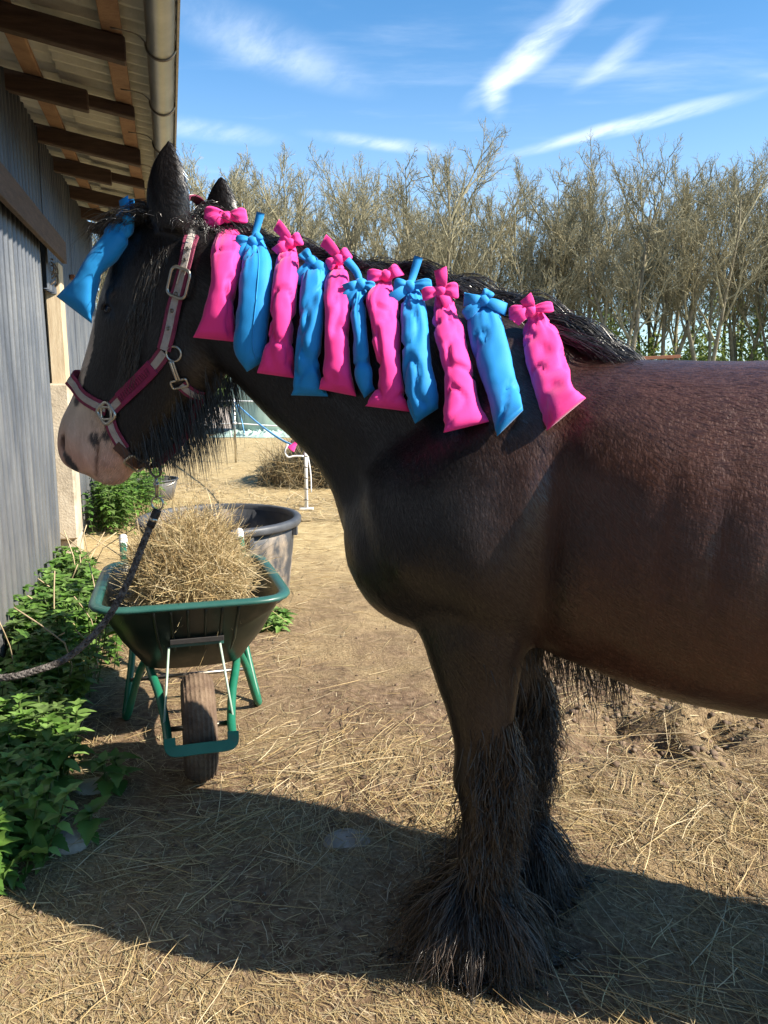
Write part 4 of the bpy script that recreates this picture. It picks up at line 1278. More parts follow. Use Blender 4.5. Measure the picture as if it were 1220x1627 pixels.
def mane_bag(left, right, org, sc, color, label, knot, loops, tails, tie=None, seam=False, seed=0, fat=.034, lift=.022):
    rgb = np.random.default_rng(seed)
    Lp = [(org[0] + x / sc, org[1] + y / sc) for x, y in left]; Rp = [(org[0] + x / sc, org[1] + y / sc) for x, y in right]
    nr, nc = 44, 36
    Lc, Rc = spline(Lp, nr), spline(Rp, nr)
    mid = (Lc + Rc) / 2
    # distance of the horse behind every row, smoothed: the bag rests against the neck
    tt = np.full(nr, np.nan)
    for i in range(nr):
        ds = []
        for f in (.25, .5, .75):
            h = hit(*(Lc[i] * (1 - f) + Rc[i] * f))
            if h is not None: ds.append(h[0][1])
        if ds: tt[i] = min(ds)
    ok = ~np.isnan(tt)
    near = np.nanmin(tt) if ok.any() else 2.3
    ok &= tt < near + .22
    fill = np.interp(np.arange(nr), np.arange(nr)[ok], tt[ok]) if ok.any() else np.full(nr, near)
    kk = np.r_[np.full(4, fill[0]), fill, np.full(4, fill[-1])]
    Yc = np.minimum(np.convolve(kk, np.ones(9) / 9, 'valid'), fill) - lift
    Yc = np.minimum(np.convolve(np.r_[np.full(3, Yc[0]), Yc, np.full(3, Yc[-1])], np.ones(7) / 7, 'valid'), Yc + .01)
    t = np.linspace(0, 1, nr)
    thick = fat * np.interp(t, [0, .06, .18, .5, .8, .93, .985, 1], [.30, .45, .75, 1.0, 1.0, .72, .30, .08])
    a = np.arange(nc) * TAU / nc
    rows = []
    fold_ph = rgb.random() * 6
    for i in range(nr):
        A, B = atY(*Lc[i], Yc[i]), atY(*Rc[i], Yc[i]); c = (A + B) / 2; hx = (B - A) / 2
        n_ = nrm(np.cross(hx, ZD)); n_ = n_ if n_[1] < 0 else -n_
        ca, sa = np.cos(a), np.sin(a)
        pinch = (1 - np.clip(t[i] / .35, 0, 1)) * .30
        r = 1 - pinch * (.5 + .5 * np.cos(a * 9 + fold_ph))          # gathers under the knot
        row = c + hx * (np.sign(ca) * np.abs(ca) ** .85)[:, None] + n_ * (thick[i] * r * np.sign(sa) * np.abs(sa) ** .8)[:, None]
        rows.append(row)
    V = np.array(rows)
    # creases: folds that run across and along the cloth
    Pn_ = V.reshape(-1, 3)
    off = seed * 3.7
    cr = np.abs(fbm(Pn_ * np.array([15, 15, 9]) + off, 2) - .5) * 2
    cr2 = fbm(Pn_ * np.array([30, 30, 22]) + off + 5, 3) - .5
    cen = np.repeat(V.mean(1), nc, 0); outw = nrm(Pn_ - cen + 1e-6)
    edge = np.repeat(np.interp(t, [0, .1, .9, 1], [.3, 1, 1, .2]), nc)[:, None]
    Pn_ = Pn_ + outw * edge * ((-.010 * np.clip(.13 - cr, 0, 1) / .13 + .008 * cr2 + .0028 * np.repeat(np.clip(1 - t / .42, 0, 1), nc) * np.cos(np.tile(a, nr) * 13 + seed))[:, None])
    F = grid_faces(nr, nc)
    base = V[-1].mean(0); root = thing('mane_bag', label, 'mane bag', V[0].mean(0), 'cloth bags tied along the mane')
    mb = MB(); mb.add(Pn_, F)
    k = np.arange(nc // 2 - 1)
    mb.q.append(np.stack([(nr - 1) * nc + k, (nr - 1) * nc + k + 1, (nr - 1) * nc + (nc - 2 - k), (nr - 1) * nc + (nc - 1 - k) % nc], -1))
    pouch = mb.build('pouch', M[color], root, True)
    if seam:
        mb = MB(); ii = np.arange(4, nr - 3); tube(mb, Pn_.reshape(nr, nc, 3)[ii, 3 * nc // 4 + 1] , .0016, 5); tube(mb, Pn_.reshape(nr, nc, 3)[ii, nc // 4 - 1], .0016, 5); mb.build('seam', M[color], pouch, True)
    kc = atY(*knot, Yc[2] - .014)
    X, Z = np.array([1.0, 0, 0]), ZD; Nf = np.array([0, -1.0, 0])
    mb = MB(); a_ = np.linspace(0, math.pi, 9); b_ = np.arange(14) * TAU / 14
    S = np.stack([np.sin(a_)[:, None] * np.cos(b_) * (1 + .12 * np.cos(5 * b_)), np.sin(a_)[:, None] * np.sin(b_), np.repeat(np.cos(a_)[:, None], 14, 1)], -1).reshape(-1, 3)
    mb.add(kc + S * np.array([.0165, .016, .0155]), grid_faces(9, 14)); mb.build('knot', M[color], root, True)
    for (ang, ln_, wd) in loops:
        q = math.radians(ang); out = X * math.cos(q) + Z * math.sin(q); up = -X * math.sin(q) + Z * math.cos(q)
        mb = MB(); bow_loop(mb, kc, out, up, Nf, ln_, wd); mb.build('bow_loop', M[color], root, True)
    for (ang, ln_, curl) in tails:
        q = math.radians(ang); out = X * math.cos(q) + Z * math.sin(q); up = -X * math.sin(q) + Z * math.cos(q)
        s_ = np.linspace(0, 1, 12)
        P = kc + np.outer(s_ * ln_, out) + np.outer(curl * s_ ** 2, up) + np.outer(.012 * np.sin(s_ * 3), Nf)
        mb = MB(); ribbon(mb, P, nrm(Nf + .3 * up), np.interp(s_, [0, .3, 1], [.013, .026, .032]), .004); mb.build('bow_tail', M[color], root, True)
    if tie is not None:                                # the tie running up to the plaited mane
        P = spline([kc] + [atY(x, y, Yc[0] - .006 + dy) for x, y, dy in tie], 12)
        mb = MB(); ribbon(mb, P, Nf, np.interp(np.linspace(0, 1, 12), [0, 1], [.016, .022]), .006); mb.build('tie', M[color], root, True)
    return root


Z4, Z5, Z2, S4, S2 = (290, 310), (580, 370), (60, 220), 3.05, 3.588
mane_bag([(450, 440), (385, 530), (300, 655), (212, 800), (105, 900)], [(552, 455), (535, 570), (450, 690), (350, 805), (308, 1055)], Z2, S2, 'blue',
         'blue cloth bag hanging from the forelock in front of the horse face', (203, 346), [(150, .03, .010)], [(95, .05, .004)], [(207, 330, 0), (207, 316, .0)], False, 1, .036, .03)
mane_bag([(185, 135), (138, 290), (137, 420), (98, 590), (50, 690)], [(262, 135), (288, 270), (272, 400), (250, 560), (256, 712)], Z4, S4, 'pink',
         'pink cloth bag with a wide bow, first on the neck beside the halter', (361, 345), [(172, .062, .020), (8, .054, .017)], [(205, .055, -.006)], None, False, 2)
mane_bag([(328, 205), (290, 330), (270, 520), (248, 735), (312, 857)], [(385, 205), (432, 330), (430, 480), (412, 690), (402, 800)], Z4, S4, 'blue',
         'blue cloth bag with a seam and pointed bottom, second from the halter', (402, 384), [(175, .045, .013), (40, .03, .010)], [(228, .07, .0), (250, .05, .01)], [(408, 362, 0), (414, 338, .004)], True, 3)
mane_bag([(488, 250), (445, 350), (430, 500), (412, 700), (360, 862)], [(545, 250), (563, 340), (550, 530), (536, 700), (546, 888)], Z4, S4, 'pink',
         'pink cloth bag with an upright bow tail, third from the halter', (461, 386), [(25, .033, .015), (150, .030, .014)], [(118, .055, .010), (215, .045, .0)], None, False, 4)
mane_bag([(605, 330), (573, 430), (560, 600), (548, 800), (525, 970)], [(655, 330), (690, 400), (686, 560), (668, 850), (705, 976)], Z4, S4, 'blue',
         'blue cloth bag with a drooping left bow loop, fourth from the halter', (494, 415), [(130, .034, .014), (232, .060, .013)], [(-25, .05, -.01)], None, False, 5)
mane_bag([(722, 340), (690, 440), (690, 600), (685, 790), (661, 940)], [(775, 340), (810, 420), (806, 650), (815, 850), (842, 976)], Z4, S4, 'pink',
         'pink cloth bag with crumpled neck and turned-up corner, fifth from the halter', (538, 412), [(35, .034, .014), (205, .032, .012)], [(118, .058, .012)], None, False, 6)
mane_bag([(845, 410), (810, 540), (828, 700), (832, 880), (880, 985)], [(895, 420), (886, 560), (900, 700), (916, 820), (935, 940)], Z4, S4, 'blue',
         'narrow wrinkled blue cloth bag, sixth from the halter', (573, 452), [(225, .062, .016), (-5, .035, .010)], [(200, .04, .0)], [(566, 432, 0), (550, 413, 0)], False, 7, .028)
mane_bag([(962, 400), (890, 500), (910, 680), (950, 880), (883, 1022)], [(1012, 400), (1050, 560), (1056, 760), (1066, 900), (1101, 1050)], Z4, S4, 'pink',
         'pink cloth bag with a long fold and flared corner, seventh from the halter', (614, 438), [(178, .048, .014), (30, .036, .014)], [(20, .038, .0)], None, False, 8)
mane_bag([(198, 265), (175, 380), (180, 600), (195, 780), (240, 926)], [(255, 265), (300, 380), (320, 620), (345, 740), (356, 850)], Z5, S4, 'blue',
         'blue cloth bag with a tall tie and open bow, eighth from the halter', (651, 455), [(172, .040, .014), (10, .054, .012)], [(215, .072, .0)], [(657, 435, 0), (665, 408, .004)], False, 9)
mane_bag([(345, 285), (330, 450), (365, 600), (386, 760), (375, 970)], [(405, 285), (470, 450), (520, 650), (546, 800), (601, 915)], Z5, S4, 'pink',
         'pink cloth bag with a spiked bow tail, ninth from the halter', (700, 462), [(188, .045, .013), (5, .042, .016)], [(85, .050, .006), (-60, .045, .0)], None, False, 10)
mane_bag([(535, 330), (495, 450), (540, 640), (600, 820), (635, 990)], [(600, 320), (650, 400), (700, 580), (746, 770), (766, 860)], Z5, S4, 'blue',
         'blue cloth bag with a short flat bow, tenth from the halter', (768, 477), [(215, .055, .012), (60, .028, .012)], [(-22, .058, .0), (190, .045, -.01)], None, False, 11)
mane_bag([(785, 385), (762, 520), (790, 660), (850, 860), (876, 962)], [(862, 380), (935, 480), (975, 620), (1012, 740), (1071, 800)], Z5, S4, 'pink',
         'pink cloth bag at the withers, last of the row with a neat small bow', (842, 493), [(184, .050, .014), (14, .054, .011)], [(112, .032, .0), (205, .045, .008)], None, False, 12, .038)

# ------------------------------------------------------------------ wheelbarrow
WB = np.array([-.690, 2.815, 0]); wa = nrm(np.array([-.27, .963, 0])); wr = np.array([wa[1], -wa[0], 0])


def wb(a, r, z): return WB + wa * a + wr * r + ZD * z


barrow = thing('wheelbarrow', 'green wheelbarrow with dark plastic tray and one muddy wheel, heaped with hay', 'wheelbarrow', WB)


def tray_ring(a0, a1, h0, h1, z0, z1, off=0.0, n=72):
    """rounded outline: front at a0 (half width h0), back at a1 (half width h1)"""
    cs = []
    cr = .13
    cor = [(a0, -h0), (a0, h0), (a1, h1), (a1, -h1)]
    pts = []
    for i in range(4):
        p, q, s = np.array(cor[i - 1]), np.array(cor[i]), np.array(cor[(i + 1) % 4])
        d1, d2 = nrm(p - q), nrm(s - q)
        for t in np.linspace(0, 1, 9):
            pts.append((1 - t) ** 2 * (q + d1 * cr) + 2 * t * (1 - t) * q + t * t * (q + d2 * cr))
    pts = np.array(pts + [pts[0]])
    ln = np.r_[0, np.cumsum(np.linalg.norm(np.diff(pts, axis=0), axis=1))]
    q = np.linspace(0, ln[-1], n, endpoint=False)
    P = np.stack([np.interp(q, ln, pts[:, 0]), np.interp(q, ln, pts[:, 1])], -1)
    if off:
        c = P.mean(0); d = P - c; P = c + d * (1 + off / np.linalg.norm(d, axis=1, keepdims=True))
    f = (P[:, 0] - a0) / (a1 - a0)
    return np.array([wb(a, r, z0 + (z1 - z0) * np.clip(g, 0, 1)) for (a, r), g in zip(P, f)])


mb = MB()
lev = [(.235, .60, .165, .15, .345, .34), (.20, .66, .20, .19, .36, .355), (.12, .74, .275, .26, .49, .48), (.06, .80, .325, .305, .60, .59), (.03, .83, .345, .325, .655, .645)]
rows = [tray_ring(*l) for l in lev]
rows += [tray_ring(*lev[-1], off=.022) + ZD * .004, tray_ring(*lev[-1], off=.028) - ZD * .012, tray_ring(*lev[-1], off=.016) - ZD * .018]
inner = [tray_ring(*l, off=-.007) + ZD * (.006 if i == 0 else 0.001) for i, l in enumerate(lev)]
nrow = len(rows[0])
outer = np.array(rows[:5])
Vt = np.vstack([outer.reshape(-1, 3), outer[0].mean(0)[None]])
mb.add(Vt, grid_faces(5, nrow)); k = np.arange(nrow); mb.t.append(np.stack([np.full(nrow, 5 * nrow), (k + 1) % nrow, k], -1))
n0 = mb.n; inn = np.array(inner)
mb.add(np.vstack([inn.reshape(-1, 3), inn[0].mean(0)[None]]), grid_faces(5, nrow)[:, ::-1]); mb.t.append(np.stack([np.full(nrow, 5 * nrow), k, (k + 1) % nrow], -1) + n0)
mb.add(np.vstack([outer[-1], inn[-1]]), grid_faces(2, nrow))
tray = mb.build('tray', M['barrow_plastic'], barrow, True)
mb = MB(); Rm = tray_ring(*lev[-1], off=.010) + ZD * .002
T = nrm(np.roll(Rm, -1, 0) - np.roll(Rm, 1, 0)); Sx = nrm(np.cross(ZD, T)); th = np.arange(10) * TAU / 10
Vr = Rm[:, None] + .024 * np.cos(th)[None, :, None] * Sx[:, None] + .013 * np.sin(th)[None, :, None] * ZD
Fr_ = np.vstack([grid_faces(nrow, 10), np.stack([(nrow - 1) * 10 + np.arange(10), (nrow - 1) * 10 + (np.arange(10) + 1) % 10, (np.arange(10) + 1) % 10, np.arange(10)], -1)])
mb.add(Vr.reshape(-1, 3), Fr_); mb.build('tray_rim', M['barrow_rim'], barrow, True)
for r in (-.13, -.075, -.02, .04, .095, .15):           # moulded ribs down the front of the tray
    mb = MB(); tube(mb, [wb(.236, r * .75, .356), wb(.2, r * .85, .385), wb(.118, r, .49), wb(.056, r * 1.08, .60), wb(.030, r * 1.1, .640)], .0055, 6); mb.build('tray_rib', M['barrow_plastic'], tray, True)
mb = MB(); add_box(mb, wb(.105, .01, .50), wr * .10, wa * .012, ZD * .010); mb.build('front_clip', M['black_band'], barrow)
mb = MB(); add_box(mb, wb(.125, .01, .478), wr * .10, wa * .010, ZD * .006); mb.build('front_clip', M['barrow_rim'], barrow)


def torus_wheel(c, ax, R, rw, rh, n=56, m=20, groove=0):
    ax = nrm(ax); e1 = nrm(np.cross(ax, ZD)); e2 = np.cross(ax, e1)
    a = np.arange(n) * TAU / n; b = np.arange(m) * TAU / m
    V = []
    for t in a:
        d = e1 * math.cos(t) + e2 * math.sin(t)
        for s in b:
            g = 1.0
            rr = rh * math.cos(s); off = rw * math.sin(s)
            rr = math.copysign(abs(math.cos(s)) ** .7, math.cos(s)) * rh
            if math.cos(s) > .2 and groove: rr -= groove * (.5 + .5 * math.cos(s * 22)) + .0015 * math.sin(t * 9 + s * 3)
            V.append(c + d * (R + rr) + ax * off)
    F = np.vstack([grid_faces(n, m), np.stack([(n - 1) * m + np.arange(m), (n - 1) * m + (np.arange(m) + 1) % m, (np.arange(m) + 1) % m, np.arange(m)], -1)])
    return np.array(V), F


wc = wb(0, 0, .198)
wheel = thing('wheel_hub_anchor', '', '', wc) if False else None
mb = MB(); V, F = torus_wheel(wc, wr, .148, .060, .052, 72, 64, .0055); mb.add(V, F); wh = mb.build('wheel', M['tyre'], barrow, True)
mb = MB(); ex = wr
for s in (-1, 1):
    a = np.linspace(0, TAU, 33)[:-1]; e1 = wa; P1_ = np.array([wc + ex * s * .032 + (e1 * math.cos(t) + ZD * math.sin(t)) * .102 for t in a]); n0 = mb.n
    mb.add(np.vstack([P1_, (wc + ex * s * .020)[None]]), np.stack([np.full(32, 32), np.arange(32), (np.arange(32) + 1) % 32], -1)[:, :3])
mb.build('rim', M['green_paint'], wh)
mb = MB(); tube(mb, [wc - wr * .115, wc + wr * .115], .010, 10); mb.build('axle', M['dark_steel'], barrow, True)
# main tubes: grip, under the tray, down to the axle and round the nose
for s in (-1, 1):
    P = spline([wb(1.30, s * .292, .66), wb(1.05, s * .28, .595), wb(.72, s * .225, .36), wb(.46, s * .185, .325), wb(.25, s * .165, .332), wb(.10, s * .135, .285), wb(-.02, s * .118, .225), wb(-.14, s * .112, .205), wb(-.225, s * .106, .235)], 60)
    mb = MB(); tube(mb, P, .0165, 10); mb.build('frame_tube', M['green_paint'], barrow, True)
    mb = MB(); tube(mb, [wb(1.22, s * .288, .640), wb(1.24, s * .289, .645), wb(1.325, s * .293, .667), wb(1.33, s * .293, .668)], [.017, .0205, .0215, .015], 14); mb.build('grip', M['white_plastic'], barrow, True)
    mb = MB(); tube(mb, [wb(1.185, s * .287, .631), wb(1.215, s * .288, .639)], .0175, 12); mb.build('grip_collar', M['wrap_sheet'], barrow, True)
    P = spline([wb(.40, s * .19, .335), wb(.46, s * .225, .24), wb(.545, s * .272, .06), wb(.60, s * .290, .012), wb(.66, s * .285, .05), wb(.80, s * .255, .24), wb(.90, s * .25, .42)], 40)
    P[:, 2] = np.maximum(P[:, 2], .016)
    mb = MB(); tube(mb, P, .0155, 10); mb.build('leg', M['green_paint'], barrow, True)
    mb = MB(); tube(mb, [wb(.112, s * .095, .475), wb(-.03, s * .125, .222)], .0048, 6); mb.build('stay_rod', M['bale_wrap'], barrow, True)
    mb = MB(); add_box(mb, wb(0, s * .112, .20), wa * .028, wr * .004, ZD * .022); mb.build('axle_bracket', M['green_paint'], barrow)
P = spline([wb(-.215, -.108, .262), wb(-.235, -.104, .232), wb(-.24, -.08, .224), wb(-.24, 0, .224), wb(-.24, .08, .224), wb(-.235, .104, .232), wb(-.215, .108, .262)], 30)
mb = MB(); ribbon(mb, P, -wa + ZD * .5, .040, .020); mb.build('nose_guard', M['green_paint'], barrow)
mb = MB(); tube(mb, [wb(.44, -.20, .325), wb(.44, .20, .325)], .012, 8); tube(mb, [wb(.70, -.265, .14), wb(.70, .265, .14)], .009, 8); mb.build('cross_bar', M['dark_steel'], barrow, True)

# hay heaped in the tray
STRAW = np.array([(.50, .375, .19), (.60, .47, .27), (.43, .31, .145), (.66, .55, .36), (.36, .25, .12), (.54, .44, .24), (.42, .35, .19)])


def straw_cols(n, rg, dark=1.0): return STRAW[rg.integers(0, len(STRAW), n)] * (.65 + .55 * rg.random((n, 1))) * dark


def hay_heap(name, label, c, ex, ey, rz, n, Lr, rg, flatten=.0, parent_axis=None, mat_dark=1.0, wid=.0022):
    a = rg.random(n) * TAU; zz = rg.random(n) ** .8
    shell = .72 + .34 * rg.random(n)
    rad = np.sqrt(np.clip(1 - zz ** 2, 0, 1)) * shell
    P = c + (rad * np.cos(a))[:, None] * ex + (rad * np.sin(a))[:, None] * ey + (zz * rz * shell)[:, None] * ZD
    lump = (fbm(P * 7, 3) - .5)[:, None] * .16
    P = P + nrm(P - c) * lump
    tang = nrm(np.cross(P - c, rg.normal(size=(n, 3))) + .45 * nrm(P - c) * rg.normal(size=(n, 1)))
    V, F, per = blades(P, tang, rg.uniform(*Lr, n), wid * (.6 + .9 * rg.random(n)), 4, rg.normal(size=(n, 3)) * .28, None, 3, rg)
    mb = MB(); mb.add(V, F, np.repeat(straw_cols(n, rg, mat_dark), per, 0))
    # body of the heap
    th = np.arange(40) * TAU / 40; ph = np.linspace(0, 1, 14)
    core = np.array([[c + ex * .80 * math.sqrt(max(0, 1 - q * q)) * math.cos(t) + ey * .80 * math.sqrt(max(0, 1 - q * q)) * math.sin(t) + ZD * (rz * .80 * q - .02) for t in th] for q in ph]).reshape(-1, 3)
    core = core + nrm(core - c) * ((fbm(core * 7, 3) - .5)[:, None] * .16)
    mb.add(core, grid_faces(14, 40), (.20, .145, .07))
    o_ = mb.build(name, M['straw'], None, True)
    return o_


o_ = hay_heap('hay_heap', '', wb(.43, .0, .575), wa * .27, wr * .225, .31, 9500, (.04, .14), np.random.default_rng(41))
tag(o_, 'heap of dry pale hay piled up in the wheelbarrow tray', 'hay')

# ------------------------------------------------------------------ tubs
TB = np.array([-1.09, 5.25, 0])
tub = thing('tub', 'large black round plastic tub, mud-splashed, standing behind the wheelbarrow', 'tub', TB)
mb = MB(); lathe(mb, TB, [(.0, .004), (.42, .004), (.445, .02), (.465, .2), (.485, .40), (.497, .52), (.487, .52), (.475, .40), (.455, .2), (.435, .05), (.0, .03)], 64); mb.build('wall', M['tub_plastic'], tub, True)
mb = MB(); lathe(mb, TB, [(.489, .515), (.489, .548), (.500, .558), (.530, .556), (.538, .545), (.538, .515), (.530, .505), (.512, .508), (.499, .515), (.489, .515)], 64); mb.build('rim', M['tub_rim'], tub, True)
for an in (-1.0, -.1, 2.1, 3.05):                       # lugs under the rim
    d = np.array([math.cos(an), math.sin(an), 0]); t_ = np.array([-d[1], d[0], 0])
    mb = MB(); add_box(mb, TB + d * .508 + ZD * .475, t_ * .016, d * .014, ZD * .035); mb.build('lug', M['tub_rim'], tub)
SB = gr(238, 799); SB = np.array([SB[0], SB[1] + .25, 0])
sb = thing('feed_bucket', 'low grey rubber feed bucket on the straw beside the far nettles', 'bucket', SB)
mb = MB(); lathe(mb, SB, [(.0, .005), (.20, .005), (.235, .13), (.262, .24), (.25, .24), (.225, .13), (.19, .03), (0, .03)], 40); mb.build('wall', M['grey_rubber'], sb, True)
mb = MB(); lathe(mb, SB, [(.25, .236), (.252, .252), (.272, .254), (.276, .240), (.262, .232), (.25, .236)], 40); mb.build('rim', M['tub_rim'], sb, True)
th = np.linspace(0, math.pi, 18)
mb = MB(); tube(mb, SB + np.stack([.265 * np.cos(th), -.05 - .16 * np.sin(th), .25 - .09 * np.sin(th)], -1), .007, 6); mb.build('handle', M['steel'], sb, True)

# ------------------------------------------------------------------ wrapped bale, fence, crate, heap in the background
BC = np.array([-2.78, 20.2, 0])
bale = thing('wrapped_bale', 'pale green plastic-wrapped round bale standing at the back of the yard', 'bale', BC)
mb = MB(); prof = [(.0, .0), (.93, .0), (1.0, .06), (1.02, .3)] + [(1.02 + .012 * math.sin(k * 1.9), .3 + k * .16) for k in range(1, 8)] + [(1.0, 1.58), (.92, 1.66), (.0, 1.68)]
lathe(mb, BC, prof, 72); V = mb.v[0]; ang = np.arctan2(V[:, 1] - BC[1], V[:, 0] - BC[0]); rad = np.hypot(V[:, 0] - BC[0], V[:, 1] - BC[1])
k_ = (1 + .010 * np.sin(ang * 31 + V[:, 2] * 2) + .012 * (fbm(V * 3, 3) - .5)); V[:, 0] = BC[0] + (V[:, 0] - BC[0]) * k_; V[:, 1] = BC[1] + (V[:, 1] - BC[1]) * k_
mb.build('wrapping', M['bale_wrap'], bale, True)
gx, gy = np.meshgrid(np.linspace(-4.05, -1.6, 90), np.linspace(18.5, 19.35, 36))
Pq_ = np.stack([gx.ravel(), gy.ravel(), 0 * gx.ravel()], -1)
zq = .01 + np.abs(fbm(Pq_ * 5, 4) - .5) * .62 * np.clip(np.minimum(gy.ravel() - 18.5, 1) / .3, 0, 1) * np.clip((gx.ravel() + 4.05) / .3, 0, 1)
Pq_[:, 2] = zq; Pq_[:, 1] += (fbm(Pq_ * 2 + 3, 3) - .5) * .4
o_ = obj('plastic_sheet', Pq_, grid_faces(36, 90, False), M['wrap_sheet'], None, True)
tag(o_, 'crumpled pale green film lying on the ground at the foot of the bale', 'sheet')

# electric fence: thin steel posts with two white tapes
FY = 13.4
fp = [-8.2, -2.48, 2.6]
for i, x in enumerate(fp):
    t_ = thing('fence_post', 'thin grey steel fence post in front of the green bale' if i == 1 else 'thin grey steel fence post further along the white tapes', 'fence post', (x, FY, 0), 'steel posts of the tape fence')
    mb = MB(); tube(mb, [(x, FY, -.05), (x, FY, 1.07)], .017, 10); mb.build('stake', M['steel'], t_, True)
    for z in (1.02, .66):
        mb = MB(); tube(mb, [(x - .03, FY - .012, z), (x + .03, FY - .012, z)], .022, 8); mb.build('insulator', M['white_plastic'], t_, True)
for z, lb, sg in ((1.03, 'upper white fence tape strung between the steel posts', .05), (.66, 'lower white fence tape strung between the steel posts', .10)):
    mb = MB()
    P = []
    for a_, b_ in zip(fp[:-1], fp[1:]):
        for t in np.linspace(0, 1, 16)[:-1]: P.append((a_ + (b_ - a_) * t, FY - .02, z - sg * 4 * t * (1 - t)))
    P.append((fp[-1], FY - .02, z)); tube(mb, P, .011, 6)
    tag(mb.build('fence_tape', M['white_plastic'], None, True), lb, 'fence tape')
# white plastic gate post with a pink grip and blue rope
WP = gr(487, 811); WP[2] = 0
wp = thing('gate_post', 'white plastic gate post standing in the straw behind the horse chest', 'fence post', WP)
mb = MB(); tube(mb, [WP - ZD * .03, WP + ZD * 1.05], [.019, .019], 10); mb.build('shaft', M['white_plastic'], wp, True)
mb = MB(); add_box(mb, WP + ZD * .02, (.075, 0, 0), (0, .02, 0), (0, 0, .012)); mb.build('foot_plate', M['white_plastic'], wp)
for z in (.12, .24, .36, .48, .60, .76, .9):
    mb = MB(); tube(mb, [WP + np.array([-.028, -.016, z]), WP + np.array([.028, -.016, z])], .006, 6); mb.build('tape_lug', M['dark_steel'], wp, True)
mb = MB(); c = WP + np.array([-.02, -.02, .60]); tube(mb, spline([c, c + (-.10, 0, .0), c + (-.17, 0, -.01), c + (-.20, 0, .05), c + (-.17, 0, .13)], 20), .011, 6); mb.build('wire_loop', M['white_plastic'], wp, True)
mb = MB(); c = WP + np.array([.02, 0, .62]); tube(mb, spline([c, c + (.03, 0, -.2), c + (.035, 0, -.42)], 10), .007, 6); mb.build('hanging_wire', M['white_plastic'], wp, True)
GH = atY(468, 706, WP[1])
gh = thing('gate_rope', 'blue gate rope with a pink grip, sagging from the steel post to the white post', 'rope', GH)
mb = MB(); dv = nrm(np.array([.6, 0, .75])); tube(mb, [GH - dv * .07, GH - dv * .062, GH - dv * .01, GH + dv * .03, GH + dv * .085], [.045, .046, .026, .019, .022], 12); mb.build('grip', M['pink'], gh, True)
mb = MB(); tube(mb, spline([GH + dv * .08, GH + dv * .11 + (.03, 0, .02), WP + ZD * .88], 8), .006, 6); mb.build('hook', M['steel'], gh, True)
A_ = np.array([-2.46, FY - .03, 1.0]); mb = MB()
tube(mb, spline([A_, A_ * .55 + GH * .45 - ZD * .06, A_ * .2 + GH * .8 - ZD * .06, GH - dv * .02], 30), .013, 6)
tube(mb, spline([A_, A_ + (.10, -.05, -.25), A_ + (.16, -.1, -.5)], 10), .011, 6)
mb.build('cord', M['blue_rope'], gh, True)
# crate
CR = np.array([-1.02, 12.35, 0]); cr_ = thing('crate', 'weathered brown wooden crate behind the dark straw heap', 'crate', CR)
for k in range(3):
    for y, nm in ((-.33, 'front'), (.33, 'rear')):
        mb = MB(); add_box(mb, CR + (0, y, .085 + k * .165), (.36, 0, 0), (0, .012, 0), (0, 0, .074)); mb.build('slat', M['grey_wood'], cr_)
    for x in (-.36, .36):
        mb = MB(); add_box(mb, CR + (x, 0, .085 + k * .165), (.012, 0, 0), (0, .318, 0), (0, 0, .074)); mb.build('slat', M['grey_wood'], cr_)
for x in (-.33, .33):
    for y in (-.30, .30):
        mb = MB(); add_box(mb, CR + (x, y, .26), (.025, 0, 0), (0, .025, 0), (0, 0, .26)); mb.build('corner_post', M['grey_wood'], cr_)
o_ = hay_heap('straw_heap', '', np.array([-.85, 10.9, 0]), np.array([.85, .1, 0]), np.array([0, .55, 0]), .40, 5200, (.12, .40), np.random.default_rng(43), mat_dark=.62, wid=.006)
tag(o_, 'dull straw heap on the ground in front of the wooden crate', 'straw heap')
# unseen round hay bale behind the horse, added to cast the yard shadow
RB = np.array([.25, 10.9, 0]); rbale = thing('shadow_bale', 'large round hay bale hidden behind the horse, added to shade the yard', 'bale', RB)
mb = MB(); lathe(mb, RB, [(0, 0), (.68, 0), (.74, .05), (.75, .7), (.74, 1.25), (.68, 1.3), (0, 1.32)], 48); mb.build('core', M['straw'], rbale, True)
oc = rbale.children[0]; at = oc.data.attributes.new('Col', 'FLOAT_COLOR', 'POINT'); at.data.foreach_set('color', np.tile([.36, .28, .14, 1], len(oc.data.vertices)).astype(np.float32))
rg = np.random.default_rng(44); n = 5000; a = rg.random(n) * TAU; zz = rg.random(n) * 1.28
P = RB + np.stack([.75 * np.cos(a), .75 * np.sin(a), zz], -1); tg = np.stack([-np.sin(a), np.cos(a), rg.normal(size=n) * .3], -1) * np.where(rg.random((n, 1)) < .5, 1, -1)
V, F, per = blades(P, tg, rg.uniform(.1, .35, n), np.full(n, .006), 3, np.stack([np.cos(a), np.sin(a), 0 * a], -1) * .12, None, 3, rg)
so = obj('straw_cover', V, F, M['straw'], rbale, False, np.repeat(straw_cols(n, rg), per, 0)); so['kind'] = 'stuff'

# ------------------------------------------------------------------ stones
def stone(name, label, c, ex, ey, h, seed, mat='stone'):
    rg = np.random.default_rng(seed); th = np.arange(28) * TAU / 28; ph = np.linspace(0, 1, 9); rows = []
    for q in ph:
        rr = (1 - q ** 3.2) ** .5 if q < 1 else 0.02
        for t in th:
            rows.append(c + ex * rr * math.cos(t) + ey * rr * math.sin(t) + ZD * (h * q - .015))
    V = np.array(rows); V = V + nrm(V - c) * ((fbm(V * 9 + seed, 4) - .5)[:, None] * .5 * min(np.linalg.norm(ex), np.linalg.norm(ey)))
    return tag(obj(name, V, grid_faces(9, 28), M[mat], None, True), label, 'stone')


